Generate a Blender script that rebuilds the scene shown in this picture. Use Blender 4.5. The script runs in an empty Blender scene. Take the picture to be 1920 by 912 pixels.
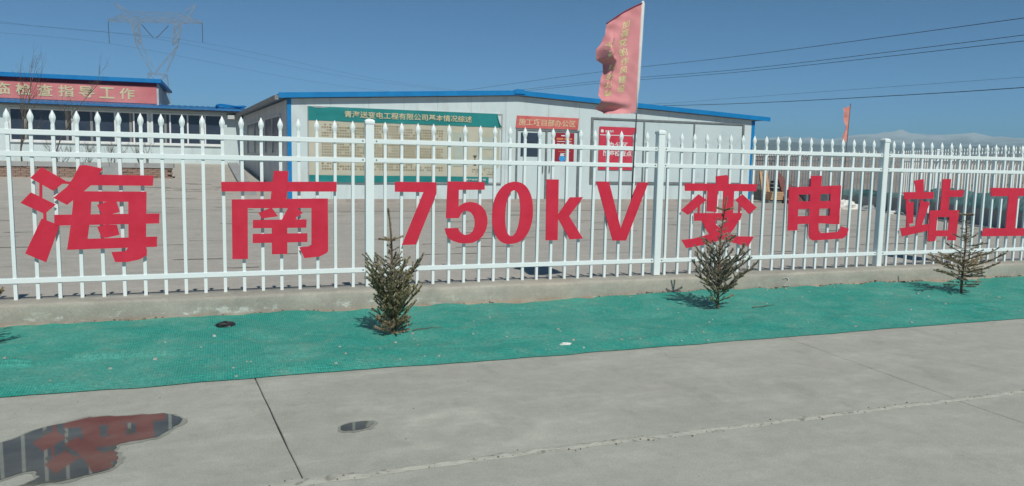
import bpy, bmesh, math, random
from mathutils import Vector, Matrix, noise as mnoise

# ------------------------------------------------------------------ camera, world, sun, exposure
scene = bpy.context.scene
col = scene.collection

cam_data = bpy.data.cameras.new('camera')
cam = bpy.data.objects.new('camera', cam_data)
col.objects.link(cam)
cam_data.sensor_width = 36.0
cam_data.lens = 26.69
cam_data.clip_start = 0.05
cam_data.clip_end = 20000
YAW, PITCH, ROLL = 0.3615, -0.1061, 0.0191
F = Vector((math.sin(YAW)*math.cos(PITCH), math.cos(YAW)*math.cos(PITCH), math.sin(PITCH)))
R0 = Vector((math.cos(YAW), -math.sin(YAW), 0))
U0 = R0.cross(F)
RR = math.cos(ROLL)*R0 + math.sin(ROLL)*U0
UU = -math.sin(ROLL)*R0 + math.cos(ROLL)*U0
m = Matrix((RR, UU, -F)).transposed().to_4x4()
m.translation = (-1.1262, -6.6735, 1.309)
cam.matrix_world = m
scene.camera = cam

SUN_EL = math.radians(48)
SUN_AZ = math.radians(0.5)          # shadows run away from the road, slightly to +X
world = bpy.data.worlds.new('World')
scene.world = world
world.use_nodes = True
wn = world.node_tree.nodes
wl = world.node_tree.links
for n in list(wn):
    wn.remove(n)
sky = wn.new('ShaderNodeTexSky')
sky.sky_type = 'NISHITA'
sky.sun_disc = False
sky.sun_elevation = SUN_EL
sky.sun_rotation = math.radians(180.5)
sky.altitude = 2900
sky.air_density = 0.42
sky.dust_density = 0.0
sky.ozone_density = 6.0
bg = wn.new('ShaderNodeBackground')
bg.inputs['Strength'].default_value = 0.12
wo = wn.new('ShaderNodeOutputWorld')
tint = wn.new('ShaderNodeMix')            # even white-balance shift of the whole sky
tint.data_type = 'RGBA'
tint.blend_type = 'MULTIPLY'
tint.inputs['Factor'].default_value = 1.0
tint.inputs['B'].default_value = (0.80, 1.04, 0.97, 1)
wl.new(sky.outputs[0], tint.inputs['A'])
wl.new(tint.outputs['Result'], bg.inputs[0])
wl.new(bg.outputs[0], wo.inputs[0])

sun_data = bpy.data.lights.new('sun', 'SUN')
sun_data.energy = 3.6
sun_data.angle = math.radians(0.53)
sun_data.color = (1.0, 0.975, 0.89)
sun = bpy.data.objects.new('sun', sun_data)
col.objects.link(sun)
ldir = Vector((math.sin(SUN_AZ)*math.cos(SUN_EL), math.cos(SUN_AZ)*math.cos(SUN_EL), -math.sin(SUN_EL)))
sun.rotation_euler = ldir.to_track_quat('-Z', 'Y').to_euler()
sun.location = (0, -20, 30)

vs = scene.view_settings
vs.view_transform = 'Standard'
vs.look = 'None'
vs.gamma = 1.0
vs.exposure = 0.10
vs.use_curve_mapping = False

# ------------------------------------------------------------------ helpers
rng = random.Random(11)

def nd(nt, t, **kw):
    n = nt.nodes.new(t)
    for k, v in kw.items():
        setattr(n, k, v)
    return n

def rgba(c):
    return (c[0], c[1], c[2], 1.0)

def mat(name, c1, c2=None, scale=4.0, rough=0.6, bump=0.0, bscale=None, detail=6.0, spec=0.4,
        metallic=0.0, stretch=(1, 1, 1), speck=None, speck_scale=60.0, speck_amt=0.5, lo=0.35, hi=0.65, coat=0.0):
    """noise-mixed two-colour principled material, object coordinates"""
    mt = bpy.data.materials.new(name)
    mt.use_nodes = True
    nt = mt.node_tree
    bs = nt.nodes['Principled BSDF']
    bs.inputs['Roughness'].default_value = rough
    bs.inputs['Specular IOR Level'].default_value = spec
    bs.inputs['Metallic'].default_value = metallic
    bs.inputs['Coat Weight'].default_value = coat
    if c2 is None and not bump and speck is None:
        bs.inputs['Base Color'].default_value = rgba(c1)
        return mt
    tc = nd(nt, 'ShaderNodeTexCoord')
    mp = nd(nt, 'ShaderNodeMapping')
    mp.inputs['Scale'].default_value = stretch
    nt.links.new(tc.outputs['Object'], mp.inputs[0])
    no = nd(nt, 'ShaderNodeTexNoise')
    no.inputs['Scale'].default_value = scale
    no.inputs['Detail'].default_value = detail
    no.inputs['Roughness'].default_value = 0.62
    nt.links.new(mp.outputs[0], no.inputs['Vector'])
    rp = nd(nt, 'ShaderNodeValToRGB')
    rp.color_ramp.elements[0].position = lo
    rp.color_ramp.elements[1].position = hi
    rp.color_ramp.elements[0].color = rgba(c1)
    rp.color_ramp.elements[1].color = rgba(c2 or c1)
    nt.links.new(no.outputs['Fac'], rp.inputs[0])
    last = rp.outputs[0]
    if speck is not None:
        n2 = nd(nt, 'ShaderNodeTexNoise')
        n2.inputs['Scale'].default_value = speck_scale
        n2.inputs['Detail'].default_value = 3
        nt.links.new(mp.outputs[0], n2.inputs['Vector'])
        r2 = nd(nt, 'ShaderNodeValToRGB')
        r2.color_ramp.elements[0].position = 0.55
        r2.color_ramp.elements[1].position = 0.72
        r2.color_ramp.elements[0].color = (0, 0, 0, 1)
        r2.color_ramp.elements[1].color = (speck_amt,)*3 + (1,)
        nt.links.new(n2.outputs['Fac'], r2.inputs[0])
        mx = nd(nt, 'ShaderNodeMix', data_type='RGBA')
        nt.links.new(r2.outputs[0], mx.inputs['Factor'])
        nt.links.new(last, mx.inputs['A'])
        mx.inputs['B'].default_value = rgba(speck)
        last = mx.outputs['Result']
    nt.links.new(last, bs.inputs['Base Color'])
    if bump:
        n3 = nd(nt, 'ShaderNodeTexNoise')
        n3.inputs['Scale'].default_value = bscale or scale*8
        n3.inputs['Detail'].default_value = 5
        nt.links.new(mp.outputs[0], n3.inputs['Vector'])
        bp = nd(nt, 'ShaderNodeBump')
        bp.inputs['Strength'].default_value = bump
        bp.inputs['Distance'].default_value = 0.01
        nt.links.new(n3.outputs['Fac'], bp.inputs['Height'])
        nt.links.new(bp.outputs[0], bs.inputs['Normal'])
    return mt

def tag(o, label=None, cat=None, group=None, kind=None):
    if label: o['label'] = label
    if cat: o['category'] = cat
    if group: o['group'] = group
    if kind: o['kind'] = kind
    return o

def thing(name, loc, label, cat, group=None):
    o = bpy.data.objects.new(name, None)
    o.empty_display_size = 0.1
    o.location = loc
    col.objects.link(o)
    return tag(o, label, cat, group)

def wloc(o):
    v = Vector(o.location)
    while o.parent:
        o = o.parent
        v += Vector(o.location)
    return v

def link(name, me, material=None, parent=None, at=None):
    """link mesh; its vertices are world metres unless `at` gives the world place of its origin"""
    o = bpy.data.objects.new(name, me)
    col.objects.link(o)
    if material is not None and not me.materials:
        me.materials.append(material)
    p = Vector(at) if at is not None else Vector((0, 0, 0))
    if parent is not None:
        o.parent = parent
        p = p - wloc(parent)
    o.location = p
    return o

class MB:
    def __init__(self):
        self.v = []; self.f = []
    def add(self, vs_, fs_):
        b = len(self.v)
        self.v += [tuple(q) for q in vs_]
        self.f += [tuple(i+b for i in f) for f in fs_]
        return self
    def box(self, x0, x1, y0, y1, z0, z1):
        return self.add([(x0,y0,z0),(x1,y0,z0),(x1,y1,z0),(x0,y1,z0),(x0,y0,z1),(x1,y0,z1),(x1,y1,z1),(x0,y1,z1)],
                        [(0,3,2,1),(4,5,6,7),(0,1,5,4),(1,2,6,5),(2,3,7,6),(3,0,4,7)])
    def hexa(self, lo, hi):
        """lo, hi: four points each (ccw from above)"""
        return self.add(list(lo)+list(hi), [(0,3,2,1),(4,5,6,7),(0,1,5,4),(1,2,6,5),(2,3,7,6),(3,0,4,7)])
    def tube(self, pts, rad, n=6, caps=True):
        pts = [Vector(p) for p in pts]
        k = len(pts)
        rads = rad if isinstance(rad, (list, tuple)) else [rad]*k
        b = len(self.v)
        ref = Vector((0.31, 0.17, 0.93)).normalized()
        for i, p in enumerate(pts):
            d = (pts[min(i+1, k-1)] - pts[max(i-1, 0)]).normalized()
            r_ = ref if abs(d.dot(ref)) < 0.9 else Vector((1, 0.1, 0))
            a = d.cross(r_).normalized(); c = d.cross(a).normalized()
            for j in range(n):
                t = 2*math.pi*j/n
                self.v.append(tuple(p + rads[i]*(math.cos(t)*a + math.sin(t)*c)))
        for i in range(k-1):
            for j in range(n):
                j2 = (j+1) % n
                self.f.append((b+i*n+j, b+i*n+j2, b+(i+1)*n+j2, b+(i+1)*n+j))
        if caps:
            self.f.append(tuple(b+j for j in reversed(range(n))))
            self.f.append(tuple(b+(k-1)*n+j for j in range(n)))
        return self
    def prism_xz(self, poly, y0, y1):
        """polygon of (x,z) points extruded along Y, y0 is the front (towards the road)"""
        a = sum(poly[i][0]*poly[(i+1) % len(poly)][1]-poly[(i+1) % len(poly)][0]*poly[i][1] for i in range(len(poly)))
        if a < 0: poly = poly[::-1]
        n = len(poly)
        vs_ = [(x, y0, z) for x, z in poly] + [(x, y1, z) for x, z in poly]
        fs_ = [tuple(range(n)), tuple(reversed(range(n, 2*n)))]
        fs_ += [(i, n+i, n+(i+1) % n, (i+1) % n) for i in range(n)]
        return self.add(vs_, fs_)
    def mesh(self, name, smooth=False):
        me = bpy.data.meshes.new(name)
        me.from_pydata(self.v, [], self.f)
        me.update()
        if smooth:
            me.polygons.foreach_set('use_smooth', [True]*len(me.polygons))
        return me
    def build(self, name, material, parent=None, at=None, smooth=False, bevel=0.0):
        me = self.mesh(name, smooth)
        if bevel:
            bm = bmesh.new(); bm.from_mesh(me)
            bmesh.ops.bevel(bm, geom=list(bm.edges), offset=bevel, segments=2, affect='EDGES', clamp_overlap=True)
            bm.to_mesh(me); bm.free()
        return link(name, me, material, parent, at)

def text_data(s, bold=0.0):
    cu = bpy.data.curves.new('lettering', 'FONT')
    cu.body = s
    cu.size = 1.0
    cu.align_x = 'CENTER'
    cu.offset = bold
    cu.resolution_u = 2
    o = bpy.data.objects.new('lettering', cu)
    col.objects.link(o)
    bpy.context.view_layer.update()
    dg = bpy.context.evaluated_depsgraph_get()
    me = o.evaluated_get(dg).to_mesh()
    v = [tuple(q.co) for q in me.vertices]
    f = [tuple(p.vertices) for p in me.polygons]
    o.evaluated_get(dg).to_mesh_clear()
    bpy.data.objects.remove(o)
    bpy.data.curves.remove(cu)
    return v, f

def lettering(s, x0, x1, z0, z1, y, parent, material, name='lettering', bold=0.012, place=None, tilt=0.0):
    """flat writing facing the road, fitted into a rectangle; place(x,z)->point maps it onto a surface"""
    v, f = text_data(s, bold)
    if not v:
        return None
    ax, bx = min(q[0] for q in v), max(q[0] for q in v)
    az, bz = min(q[1] for q in v), max(q[1] for q in v)
    out = []
    for q in v:
        x = x0 + (q[0]-ax)/(bx-ax)*(x1-x0)
        z = z0 + (q[1]-az)/(bz-az)*(z1-z0) + tilt*(x-x0)
        out.append(place(x, z) if place else (x, y, z))
    if x1 < x0:
        f = [tuple(reversed(q)) for q in f]
    return MB().add(out, f).build(name, material, parent)

def fbm(x, y, z=0.0, o=4):
    return mnoise.fractal(Vector((x, y, z)), 1.0, 2.0, o)

# ------------------------------------------------------------------ materials
M = {}
M['paint'] = mat('white_fence_paint', (0.74, 0.82, 0.81), (0.79, 0.85, 0.84), 3, 0.38, 0.05, 40, spec=0.5, lo=0.25)
M['bolt'] = mat('dark_bolt', (0.05, 0.05, 0.055), None, rough=0.5, metallic=0.6)
M['letter'] = mat('red_board', (0.56, 0.022, 0.050), (0.63, 0.032, 0.066), 6, 0.42, 0.08, 25, spec=0.35)
M['letter_edge'] = M['letter']
M['blue'] = mat('blue_trim', (0.003, 0.175, 0.44), (0.006, 0.21, 0.50), 3, 0.45, spec=0.4)
M['wall'] = mat('white_sandwich_panel', (0.53, 0.63, 0.63), (0.60, 0.69, 0.69), 0.9, 0.5, stretch=(1, 1, 0.35), speck=(0.42, 0.42, 0.38), speck_scale=3.5, speck_amt=0.35)
M['seam'] = mat('panel_seam', (0.25, 0.27, 0.28), (0.33, 0.34, 0.34), 4, 0.7)
M['sidewall'] = mat('weathered_side_panel', (0.50, 0.52, 0.52), (0.62, 0.63, 0.63), 1.5, 0.6, stretch=(1, 1, 0.3), speck=(0.30, 0.30, 0.30), speck_scale=5, speck_amt=0.5)
M['frame_grey'] = mat('grey_steel_bar', (0.16, 0.18, 0.18), (0.24, 0.26, 0.26), 6, 0.5, metallic=0.3)
M['window_white'] = mat('white_window_frame', (0.70, 0.72, 0.70), (0.78, 0.79, 0.77), 5, 0.4)
M['plinth'] = mat('footing', (0.30, 0.27, 0.24), (0.42, 0.38, 0.34), 2.5, 0.85, 0.2, 30)
M['board_frame'] = mat('aluminium_frame', (0.42, 0.43, 0.42), (0.5, 0.5, 0.49), 6, 0.4, metallic=0.5)
M['paper'] = mat('faded_cream_print', (0.42, 0.42, 0.31), (0.52, 0.50, 0.40), 0.9, 0.7, speck=(0.38, 0.44, 0.38), speck_scale=2.0, speck_amt=0.5)
M['teal'] = mat('teal_print', (0.010, 0.19, 0.185), (0.018, 0.25, 0.245), 0.7, 0.5, spec=0.4)
M['gold'] = mat('pale_gold_print', (0.55, 0.47, 0.27), (0.64, 0.57, 0.38), 5, 0.6)
M['ink'] = mat('brown_ink', (0.20, 0.15, 0.085), (0.27, 0.21, 0.13), 8, 0.8)
M['dark_ink'] = mat('dark_ink', (0.05, 0.055, 0.06), (0.12, 0.11, 0.10), 8, 0.8)
M['pale_green_print'] = mat('pale_green_print', (0.36, 0.42, 0.36), (0.42, 0.47, 0.40), 2, 0.7)
M['white_print'] = mat('white_print', (0.72, 0.72, 0.70), None, rough=0.6)
M['orange_print'] = mat('orange_print', (0.62, 0.23, 0.10), None, rough=0.6)
M['poster_red'] = mat('red_poster', (0.52, 0.035, 0.07), (0.60, 0.055, 0.09), 3, 0.45)
M['poster_maroon'] = mat('maroon_poster', (0.27, 0.016, 0.03), (0.33, 0.025, 0.04), 3, 0.45)
M['sign_pink'] = mat('faded_red_sign', (0.52, 0.10, 0.09), (0.62, 0.17, 0.15), 2.5, 0.6)
M['banner'] = mat('faded_red_banner', (0.56, 0.16, 0.16), (0.66, 0.24, 0.23), 0.8, 0.65)
M['banner_top'] = mat('maroon_banner_hem', (0.16, 0.015, 0.03), (0.22, 0.02, 0.04), 2, 0.65)
M['mask_blue'] = mat('blue_print', (0.03, 0.28, 0.62), (0.05, 0.36, 0.70), 12, 0.5)
M['glass_dark'] = mat('dark_window_glass', (0.030, 0.042, 0.068), (0.045, 0.058, 0.085), 2, 0.12, spec=0.6)  # blue in the base colour stands in for reflected sky
M['curtain'] = mat('pale_curtain', (0.30, 0.30, 0.28), (0.22, 0.22, 0.21), 9, 0.9, stretch=(8, 1, 0.4))
M['soffit'] = mat('grey_soffit', (0.20, 0.20, 0.20), (0.27, 0.27, 0.26), 2, 0.8)
M['tile'] = mat('blue_roof_tile', (0.012, 0.12, 0.30), (0.03, 0.17, 0.40), 1.5, 0.5, speck=(0.18, 0.2, 0.22), speck_scale=8, speck_amt=0.4)
M['stone'] = mat('planter_brick', (0.26, 0.17, 0.13), (0.36, 0.26, 0.21), 3, 0.9, 0.3, 25, speck=(0.12, 0.09, 0.07), speck_scale=14, speck_amt=0.6)
M['coping'] = mat('grey_coping', (0.28, 0.29, 0.29), (0.36, 0.37, 0.36), 3, 0.8)
M['soil'] = mat('dry_soil', (0.13, 0.095, 0.065), (0.22, 0.17, 0.12), 5, 0.95, 0.5, 40)
M['pebble'] = mat('pale_pebble', (0.30, 0.29, 0.25), (0.46, 0.45, 0.40), 30, 0.9)
M['clod'] = mat('dark_soil_clod', (0.12, 0.10, 0.08), (0.24, 0.20, 0.155), 25, 0.95)
M['bark'] = mat('sapling_bark', (0.12, 0.085, 0.055), (0.20, 0.15, 0.10), 30, 0.9, 0.3, 90)
M['needle_grey'] = mat('grey_brown_needles', (0.23, 0.215, 0.155), (0.37, 0.335, 0.25), 9, 0.75, spec=0.25)
M['needle_olive'] = mat('olive_needles', (0.23, 0.215, 0.115), (0.40, 0.355, 0.205), 7, 0.75, spec=0.25)
M['needle_tan'] = mat('tan_needles', (0.29, 0.225, 0.14), (0.44, 0.355, 0.23), 8, 0.75, spec=0.25)
M['cloth'] = mat('faded_red_flag', (0.60, 0.225, 0.24), (0.67, 0.28, 0.29), 3, 0.75)
M['flag_text'] = mat('yellow_flag_print', (0.62, 0.56, 0.24), (0.70, 0.66, 0.38), 20, 0.7)
M['sleeve'] = mat('white_pole_sleeve', (0.62, 0.62, 0.60), (0.70, 0.70, 0.68), 10, 0.6)
M['pole'] = mat('grey_pole', (0.10, 0.11, 0.12), (0.15, 0.16, 0.17), 10, 0.45, metallic=0.4)
M['steel'] = mat('galvanised_steel', (0.30, 0.32, 0.34), (0.46, 0.48, 0.50), 0.4, 0.5, metallic=0.3)
M['insulator'] = mat('dark_insulator', (0.06, 0.07, 0.10), (0.1, 0.11, 0.14), 2, 0.4)
M['cable'] = mat('black_cable', (0.02, 0.022, 0.03), None, rough=0.6)
M['bag_black'] = mat('black_plastic', (0.012, 0.014, 0.016), (0.03, 0.032, 0.035), 20, 0.4)
M['foam'] = mat('white_foam', (0.66, 0.66, 0.62), (0.74, 0.73, 0.70), 12, 0.8)
M['wood'] = mat('pale_timber', (0.42, 0.26, 0.14), (0.55, 0.36, 0.21), 6, 0.8, stretch=(1, 1, 6))
M['maroon'] = mat('maroon_steel', (0.10, 0.022, 0.020), (0.15, 0.035, 0.03), 5, 0.6)
M['chalk'] = mat('chalk', (0.46, 0.45, 0.41), None, rough=0.95)
M['far_plant'] = mat('dry_scrub', (0.13, 0.105, 0.075), (0.26, 0.22, 0.165), 2, 0.95)
M['twig'] = mat('bare_twig', (0.085, 0.07, 0.055), (0.14, 0.115, 0.09), 8, 0.9)

def concrete(name, base, dark, light, tint, scuffs=(), bloom=False):
    mt = bpy.data.materials.new(name); mt.use_nodes = True
    nt = mt.node_tree; L = nt.links.new
    bs = nt.nodes['Principled BSDF']
    bs.inputs['Roughness'].default_value = 0.82
    bs.inputs['Specular IOR Level'].default_value = 0.3
    tc = nd(nt, 'ShaderNodeTexCoord')
    def noise(scale, detail=6, rough=0.6, st=None):
        n = nd(nt, 'ShaderNodeTexNoise')
        n.inputs['Scale'].default_value = scale
        n.inputs['Detail'].default_value = detail
        n.inputs['Roughness'].default_value = rough
        if st:
            mp = nd(nt, 'ShaderNodeMapping'); mp.inputs['Scale'].default_value = st
            L(tc.outputs['Object'], mp.inputs[0]); L(mp.outputs[0], n.inputs['Vector'])
        else:
            L(tc.outputs['Object'], n.inputs['Vector'])
        return n
    def ramp(src, p0, p1, c0=(0,0,0), c1=(1,1,1)):
        r = nd(nt, 'ShaderNodeValToRGB')
        r.color_ramp.elements[0].position = p0; r.color_ramp.elements[1].position = p1
        r.color_ramp.elements[0].color = rgba(c0); r.color_ramp.elements[1].color = rgba(c1)
        L(src, r.inputs[0]); return r
    def mix(a, b, fac, mode='MIX'):
        x = nd(nt, 'ShaderNodeMix', data_type='RGBA', blend_type=mode)
        for k, val in (('A', a), ('B', b)):
            if isinstance(val, tuple): x.inputs[k].default_value = rgba(val)
            else: L(val, x.inputs[k])
        if isinstance(fac, float): x.inputs['Factor'].default_value = fac
        else: L(fac, x.inputs['Factor'])
        return x.outputs['Result']
    big = ramp(noise(0.55, 5).outputs['Fac'], 0.34, 0.66)
    c = mix(dark, base, big.outputs[0])
    mid = ramp(noise(2.6, 7, 0.65, (0.55, 1.5, 1)).outputs['Fac'], 0.48, 0.66, (0,0,0), (0.8,0.8,0.8))
    c = mix(c, light, mid.outputs[0])
    tn = ramp(noise(0.9, 4).outputs['Fac'], 0.52, 0.70, (0,0,0), (0.5,0.5,0.5))
    c = mix(c, tint, tn.outputs[0])
    stain = ramp(noise(1.7, 8, 0.7, (1.6, 0.7, 1)).outputs['Fac'], 0.57, 0.70, (0,0,0), (0.5,0.5,0.5))
    c = mix(c, tuple(0.72*q for q in dark), stain.outputs[0])
    # scrape marks left by wheels: partial rings with broken edges
    for (sx, sy, rad, wid, amt) in scuffs:
        sub = nd(nt, 'ShaderNodeVectorMath', operation='SUBTRACT'); L(tc.outputs['Object'], sub.inputs[0]); sub.inputs[1].default_value = (sx, sy, 0)
        mul = nd(nt, 'ShaderNodeVectorMath', operation='MULTIPLY'); L(sub.outputs[0], mul.inputs[0]); mul.inputs[1].default_value = (1, 1.15, 0)
        ln = nd(nt, 'ShaderNodeVectorMath', operation='LENGTH'); L(mul.outputs[0], ln.inputs[0])
        wob = noise(3.0, 4)
        ad = nd(nt, 'ShaderNodeMath', operation='MULTIPLY_ADD'); L(wob.outputs['Fac'], ad.inputs[0]); ad.inputs[1].default_value = wid*2.4; L(ln.outputs['Value'], ad.inputs[2])
        d = nd(nt, 'ShaderNodeMath', operation='SUBTRACT'); L(ad.outputs[0], d.inputs[0]); d.inputs[1].default_value = rad
        ab = nd(nt, 'ShaderNodeMath', operation='ABSOLUTE'); L(d.outputs[0], ab.inputs[0])
        r = nd(nt, 'ShaderNodeMapRange'); L(ab.outputs[0], r.inputs['Value'])
        r.inputs['From Min'].default_value = wid; r.inputs['From Max'].default_value = 0.0
        r.inputs['To Min'].default_value = 0.0; r.inputs['To Max'].default_value = amt
        br = ramp(noise(2.2, 6, 0.7).outputs['Fac'], 0.42, 0.62)
        mm = nd(nt, 'ShaderNodeMath', operation='MULTIPLY'); L(r.outputs[0], mm.inputs[0]); L(br.outputs[0], mm.inputs[1])
        c = mix(c, tuple(min(1, 1.22*q) for q in light), mm.outputs[0])
    if bloom:
        # lime bloom and cement splashes on the lower half of the face, soil rim at its foot
        sz = nd(nt, 'ShaderNodeSeparateXYZ'); L(tc.outputs['Object'], sz.inputs[0])
        def band(z0, z1, z2, z3):
            a_ = nd(nt, 'ShaderNodeMapRange'); L(sz.outputs['Z'], a_.inputs['Value']); a_.inputs['From Min'].default_value = z0; a_.inputs['From Max'].default_value = z1
            b_ = nd(nt, 'ShaderNodeMapRange'); L(sz.outputs['Z'], b_.inputs['Value']); b_.inputs['From Min'].default_value = z3; b_.inputs['From Max'].default_value = z2
            m_ = nd(nt, 'ShaderNodeMath', operation='MULTIPLY'); L(a_.outputs[0], m_.inputs[0]); L(b_.outputs[0], m_.inputs[1]); return m_.outputs[0]
        blm = ramp(noise(4.2, 7, 0.72, (1.0, 1, 1.9)).outputs['Fac'], 0.54, 0.60, (0,0,0), (0.8,0.8,0.8))
        xr = nd(nt, 'ShaderNodeMapRange'); L(sz.outputs['X'], xr.inputs['Value']); xr.inputs['From Min'].default_value = 1.6; xr.inputs['From Max'].default_value = 0.2; xr.inputs['To Min'].default_value = 0.15
        m1 = nd(nt, 'ShaderNodeMath', operation='MULTIPLY'); L(blm.outputs[0], m1.inputs[0]); L(band(0.035, 0.06, 0.10, 0.135), m1.inputs[1])
        m2 = nd(nt, 'ShaderNodeMath', operation='MULTIPLY'); L(m1.outputs[0], m2.inputs[0]); L(xr.outputs[0], m2.inputs[1])
        c = mix(c, (0.60, 0.61, 0.55), m2.outputs[0])
        sl = ramp(noise(5.0, 6, 0.7).outputs['Fac'], 0.40, 0.60, (0,0,0), (0.75,0.75,0.75))
        m3 = nd(nt, 'ShaderNodeMath', operation='MULTIPLY'); L(sl.outputs[0], m3.inputs[0]); L(band(-0.1, -0.05, 0.035, 0.075), m3.inputs[1])
        c = mix(c, (0.34, 0.27, 0.20), m3.outputs[0])
    mott = ramp(noise(9, 8, 0.75).outputs['Fac'], 0.32, 0.68, (0.90,0.90,0.90), (1.09,1.09,1.09))
    c = mix(c, mott.outputs[0], 1.0, 'MULTIPLY')
    grain = ramp(noise(120, 4, 0.7).outputs['Fac'], 0.3, 0.7, (0.80,0.80,0.80), (1.14,1.14,1.14))
    c = mix(c, grain.outputs[0], 1.0, 'MULTIPLY')
    L(c, bs.inputs['Base Color'])
    bp = nd(nt, 'ShaderNodeBump'); bp.inputs['Strength'].default_value = 0.25; bp.inputs['Distance'].default_value = 0.004
    L(noise(60, 6, 0.7).outputs['Fac'], bp.inputs['Height']); L(bp.outputs[0], bs.inputs['Normal'])
    return mt

M['road'] = concrete('road_concrete', (0.415, 0.42, 0.362), (0.365, 0.372, 0.322), (0.465, 0.468, 0.405), (0.415, 0.40, 0.358),
                     scuffs=((-0.02, -3.25, 0.44, 0.10, 0.50), (0.02, -3.22, 0.24, 0.12, 0.45), (0.30, -3.00, 0.40, 0.10, 0.30), (2.1, -3.0, 0.5, 0.05, 0.25)))
M['yard'] = concrete('yard_concrete', (0.45, 0.42, 0.37), (0.39, 0.37, 0.33), (0.48, 0.45, 0.40), (0.44, 0.39, 0.345))
M['kerb'] = concrete('kerb_concrete', (0.385, 0.365, 0.31), (0.31, 0.295, 0.255), (0.45, 0.43, 0.37), (0.40, 0.345, 0.275), bloom=True)
M['mortar'] = mat('crushed_mortar', (0.39, 0.39, 0.335), (0.47, 0.47, 0.40), 8, 0.95, 0.5, 60, speck=(0.14, 0.135, 0.115), speck_scale=22, speck_amt=0.75)
M['gap'] = mat('joint_dirt', (0.05, 0.045, 0.04), (0.09, 0.08, 0.07), 12, 0.95)

# woven dust net: two crossing thread directions, faded patches, dust
def netting():
    mt = bpy.data.materials.new('green_dust_net'); mt.use_nodes = True
    nt = mt.node_tree; L = nt.links.new
    bs = nt.nodes['Principled BSDF']; bs.inputs['Roughness'].default_value = 0.7; bs.inputs['Specular IOR Level'].default_value = 0.25
    tc = nd(nt, 'ShaderNodeTexCoord')
    def wave(direction, scale):
        w = nd(nt, 'ShaderNodeTexWave', wave_type='BANDS', bands_direction=direction)
        w.inputs['Scale'].default_value = scale; w.inputs['Distortion'].default_value = 1.2
        w.inputs['Detail'].default_value = 2; w.inputs['Detail Scale'].default_value = 0.6
        L(tc.outputs['Object'], w.inputs['Vector']); return w
    a = wave('X', 21.0); b = wave('Y', 15.0)
    mx = nd(nt, 'ShaderNodeMath', operation='MAXIMUM'); L(a.outputs['Fac'], mx.inputs[0]); L(b.outputs['Fac'], mx.inputs[1])
    r1 = nd(nt, 'ShaderNodeValToRGB'); L(mx.outputs[0], r1.inputs[0])
    r1.color_ramp.elements[0].position = 0.25; r1.color_ramp.elements[1].position = 0.9
    r1.color_ramp.elements[0].color = rgba((0.014, 0.165, 0.130)); r1.color_ramp.elements[1].color = rgba((0.032, 0.335, 0.270))
    n = nd(nt, 'ShaderNodeTexNoise'); n.inputs['Scale'].default_value = 1.6; n.inputs['Detail'].default_value = 7; n.inputs['Roughness'].default_value = 0.65
    L(tc.outputs['Object'], n.inputs['Vector'])
    n.inputs['Distortion'].default_value = 0.6
    r2 = nd(nt, 'ShaderNodeValToRGB'); L(n.outputs['Fac'], r2.inputs[0])
    r2.color_ramp.elements[0].position = 0.38; r2.color_ramp.elements[1].position = 0.72
    r2.color_ramp.elements[0].color = (0, 0, 0, 1); r2.color_ramp.elements[1].color = (0.8, 0.8, 0.8, 1)
    m1 = nd(nt, 'ShaderNodeMix', data_type='RGBA'); L(r2.outputs[0], m1.inputs['Factor']); L(r1.outputs[0], m1.inputs['A'])
    m1.inputs['B'].default_value = rgba((0.11, 0.36, 0.29))
    n4 = nd(nt, 'ShaderNodeTexNoise'); n4.inputs['Scale'].default_value = 5.5; n4.inputs['Detail'].default_value = 9; n4.inputs['Roughness'].default_value = 0.75
    L(tc.outputs['Object'], n4.inputs['Vector'])
    r4 = nd(nt, 'ShaderNodeValToRGB'); L(n4.outputs['Fac'], r4.inputs[0])
    r4.color_ramp.elements[0].position = 0.50; r4.color_ramp.elements[1].position = 0.76
    r4.color_ramp.elements[0].color = (0, 0, 0, 1); r4.color_ramp.elements[1].color = (0.55, 0.55, 0.55, 1)
    m4 = nd(nt, 'ShaderNodeMix', data_type='RGBA'); L(r4.outputs[0], m4.inputs['Factor']); L(m1.outputs['Result'], m4.inputs['A']); m4.inputs['B'].default_value = rgba((0.24, 0.36, 0.29))
    m1 = m4
    n3 = nd(nt, 'ShaderNodeTexNoise'); n3.inputs['Scale'].default_value = 55; n3.inputs['Detail'].default_value = 4
    L(tc.outputs['Object'], n3.inputs['Vector'])
    r3 = nd(nt, 'ShaderNodeValToRGB'); L(n3.outputs['Fac'], r3.inputs[0])
    r3.color_ramp.elements[0].position = 0.30; r3.color_ramp.elements[1].position = 0.70
    r3.color_ramp.elements[0].color = (0.74, 0.74, 0.74, 1); r3.color_ramp.elements[1].color = (1.2, 1.2, 1.2, 1)
    m2 = nd(nt, 'ShaderNodeMix', data_type='RGBA', blend_type='MULTIPLY'); m2.inputs['Factor'].default_value = 1.0
    L(m1.outputs['Result'], m2.inputs['A']); L(r3.outputs[0], m2.inputs['B'])
    L(m2.outputs['Result'], bs.inputs['Base Color'])
    bp = nd(nt, 'ShaderNodeBump'); bp.inputs['Strength'].default_value = 0.5; bp.inputs['Distance'].default_value = 0.006
    L(n3.outputs['Fac'], bp.inputs['Height']); L(bp.outputs[0], bs.inputs['Normal'])
    return mt
M['net'] = netting()

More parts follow.
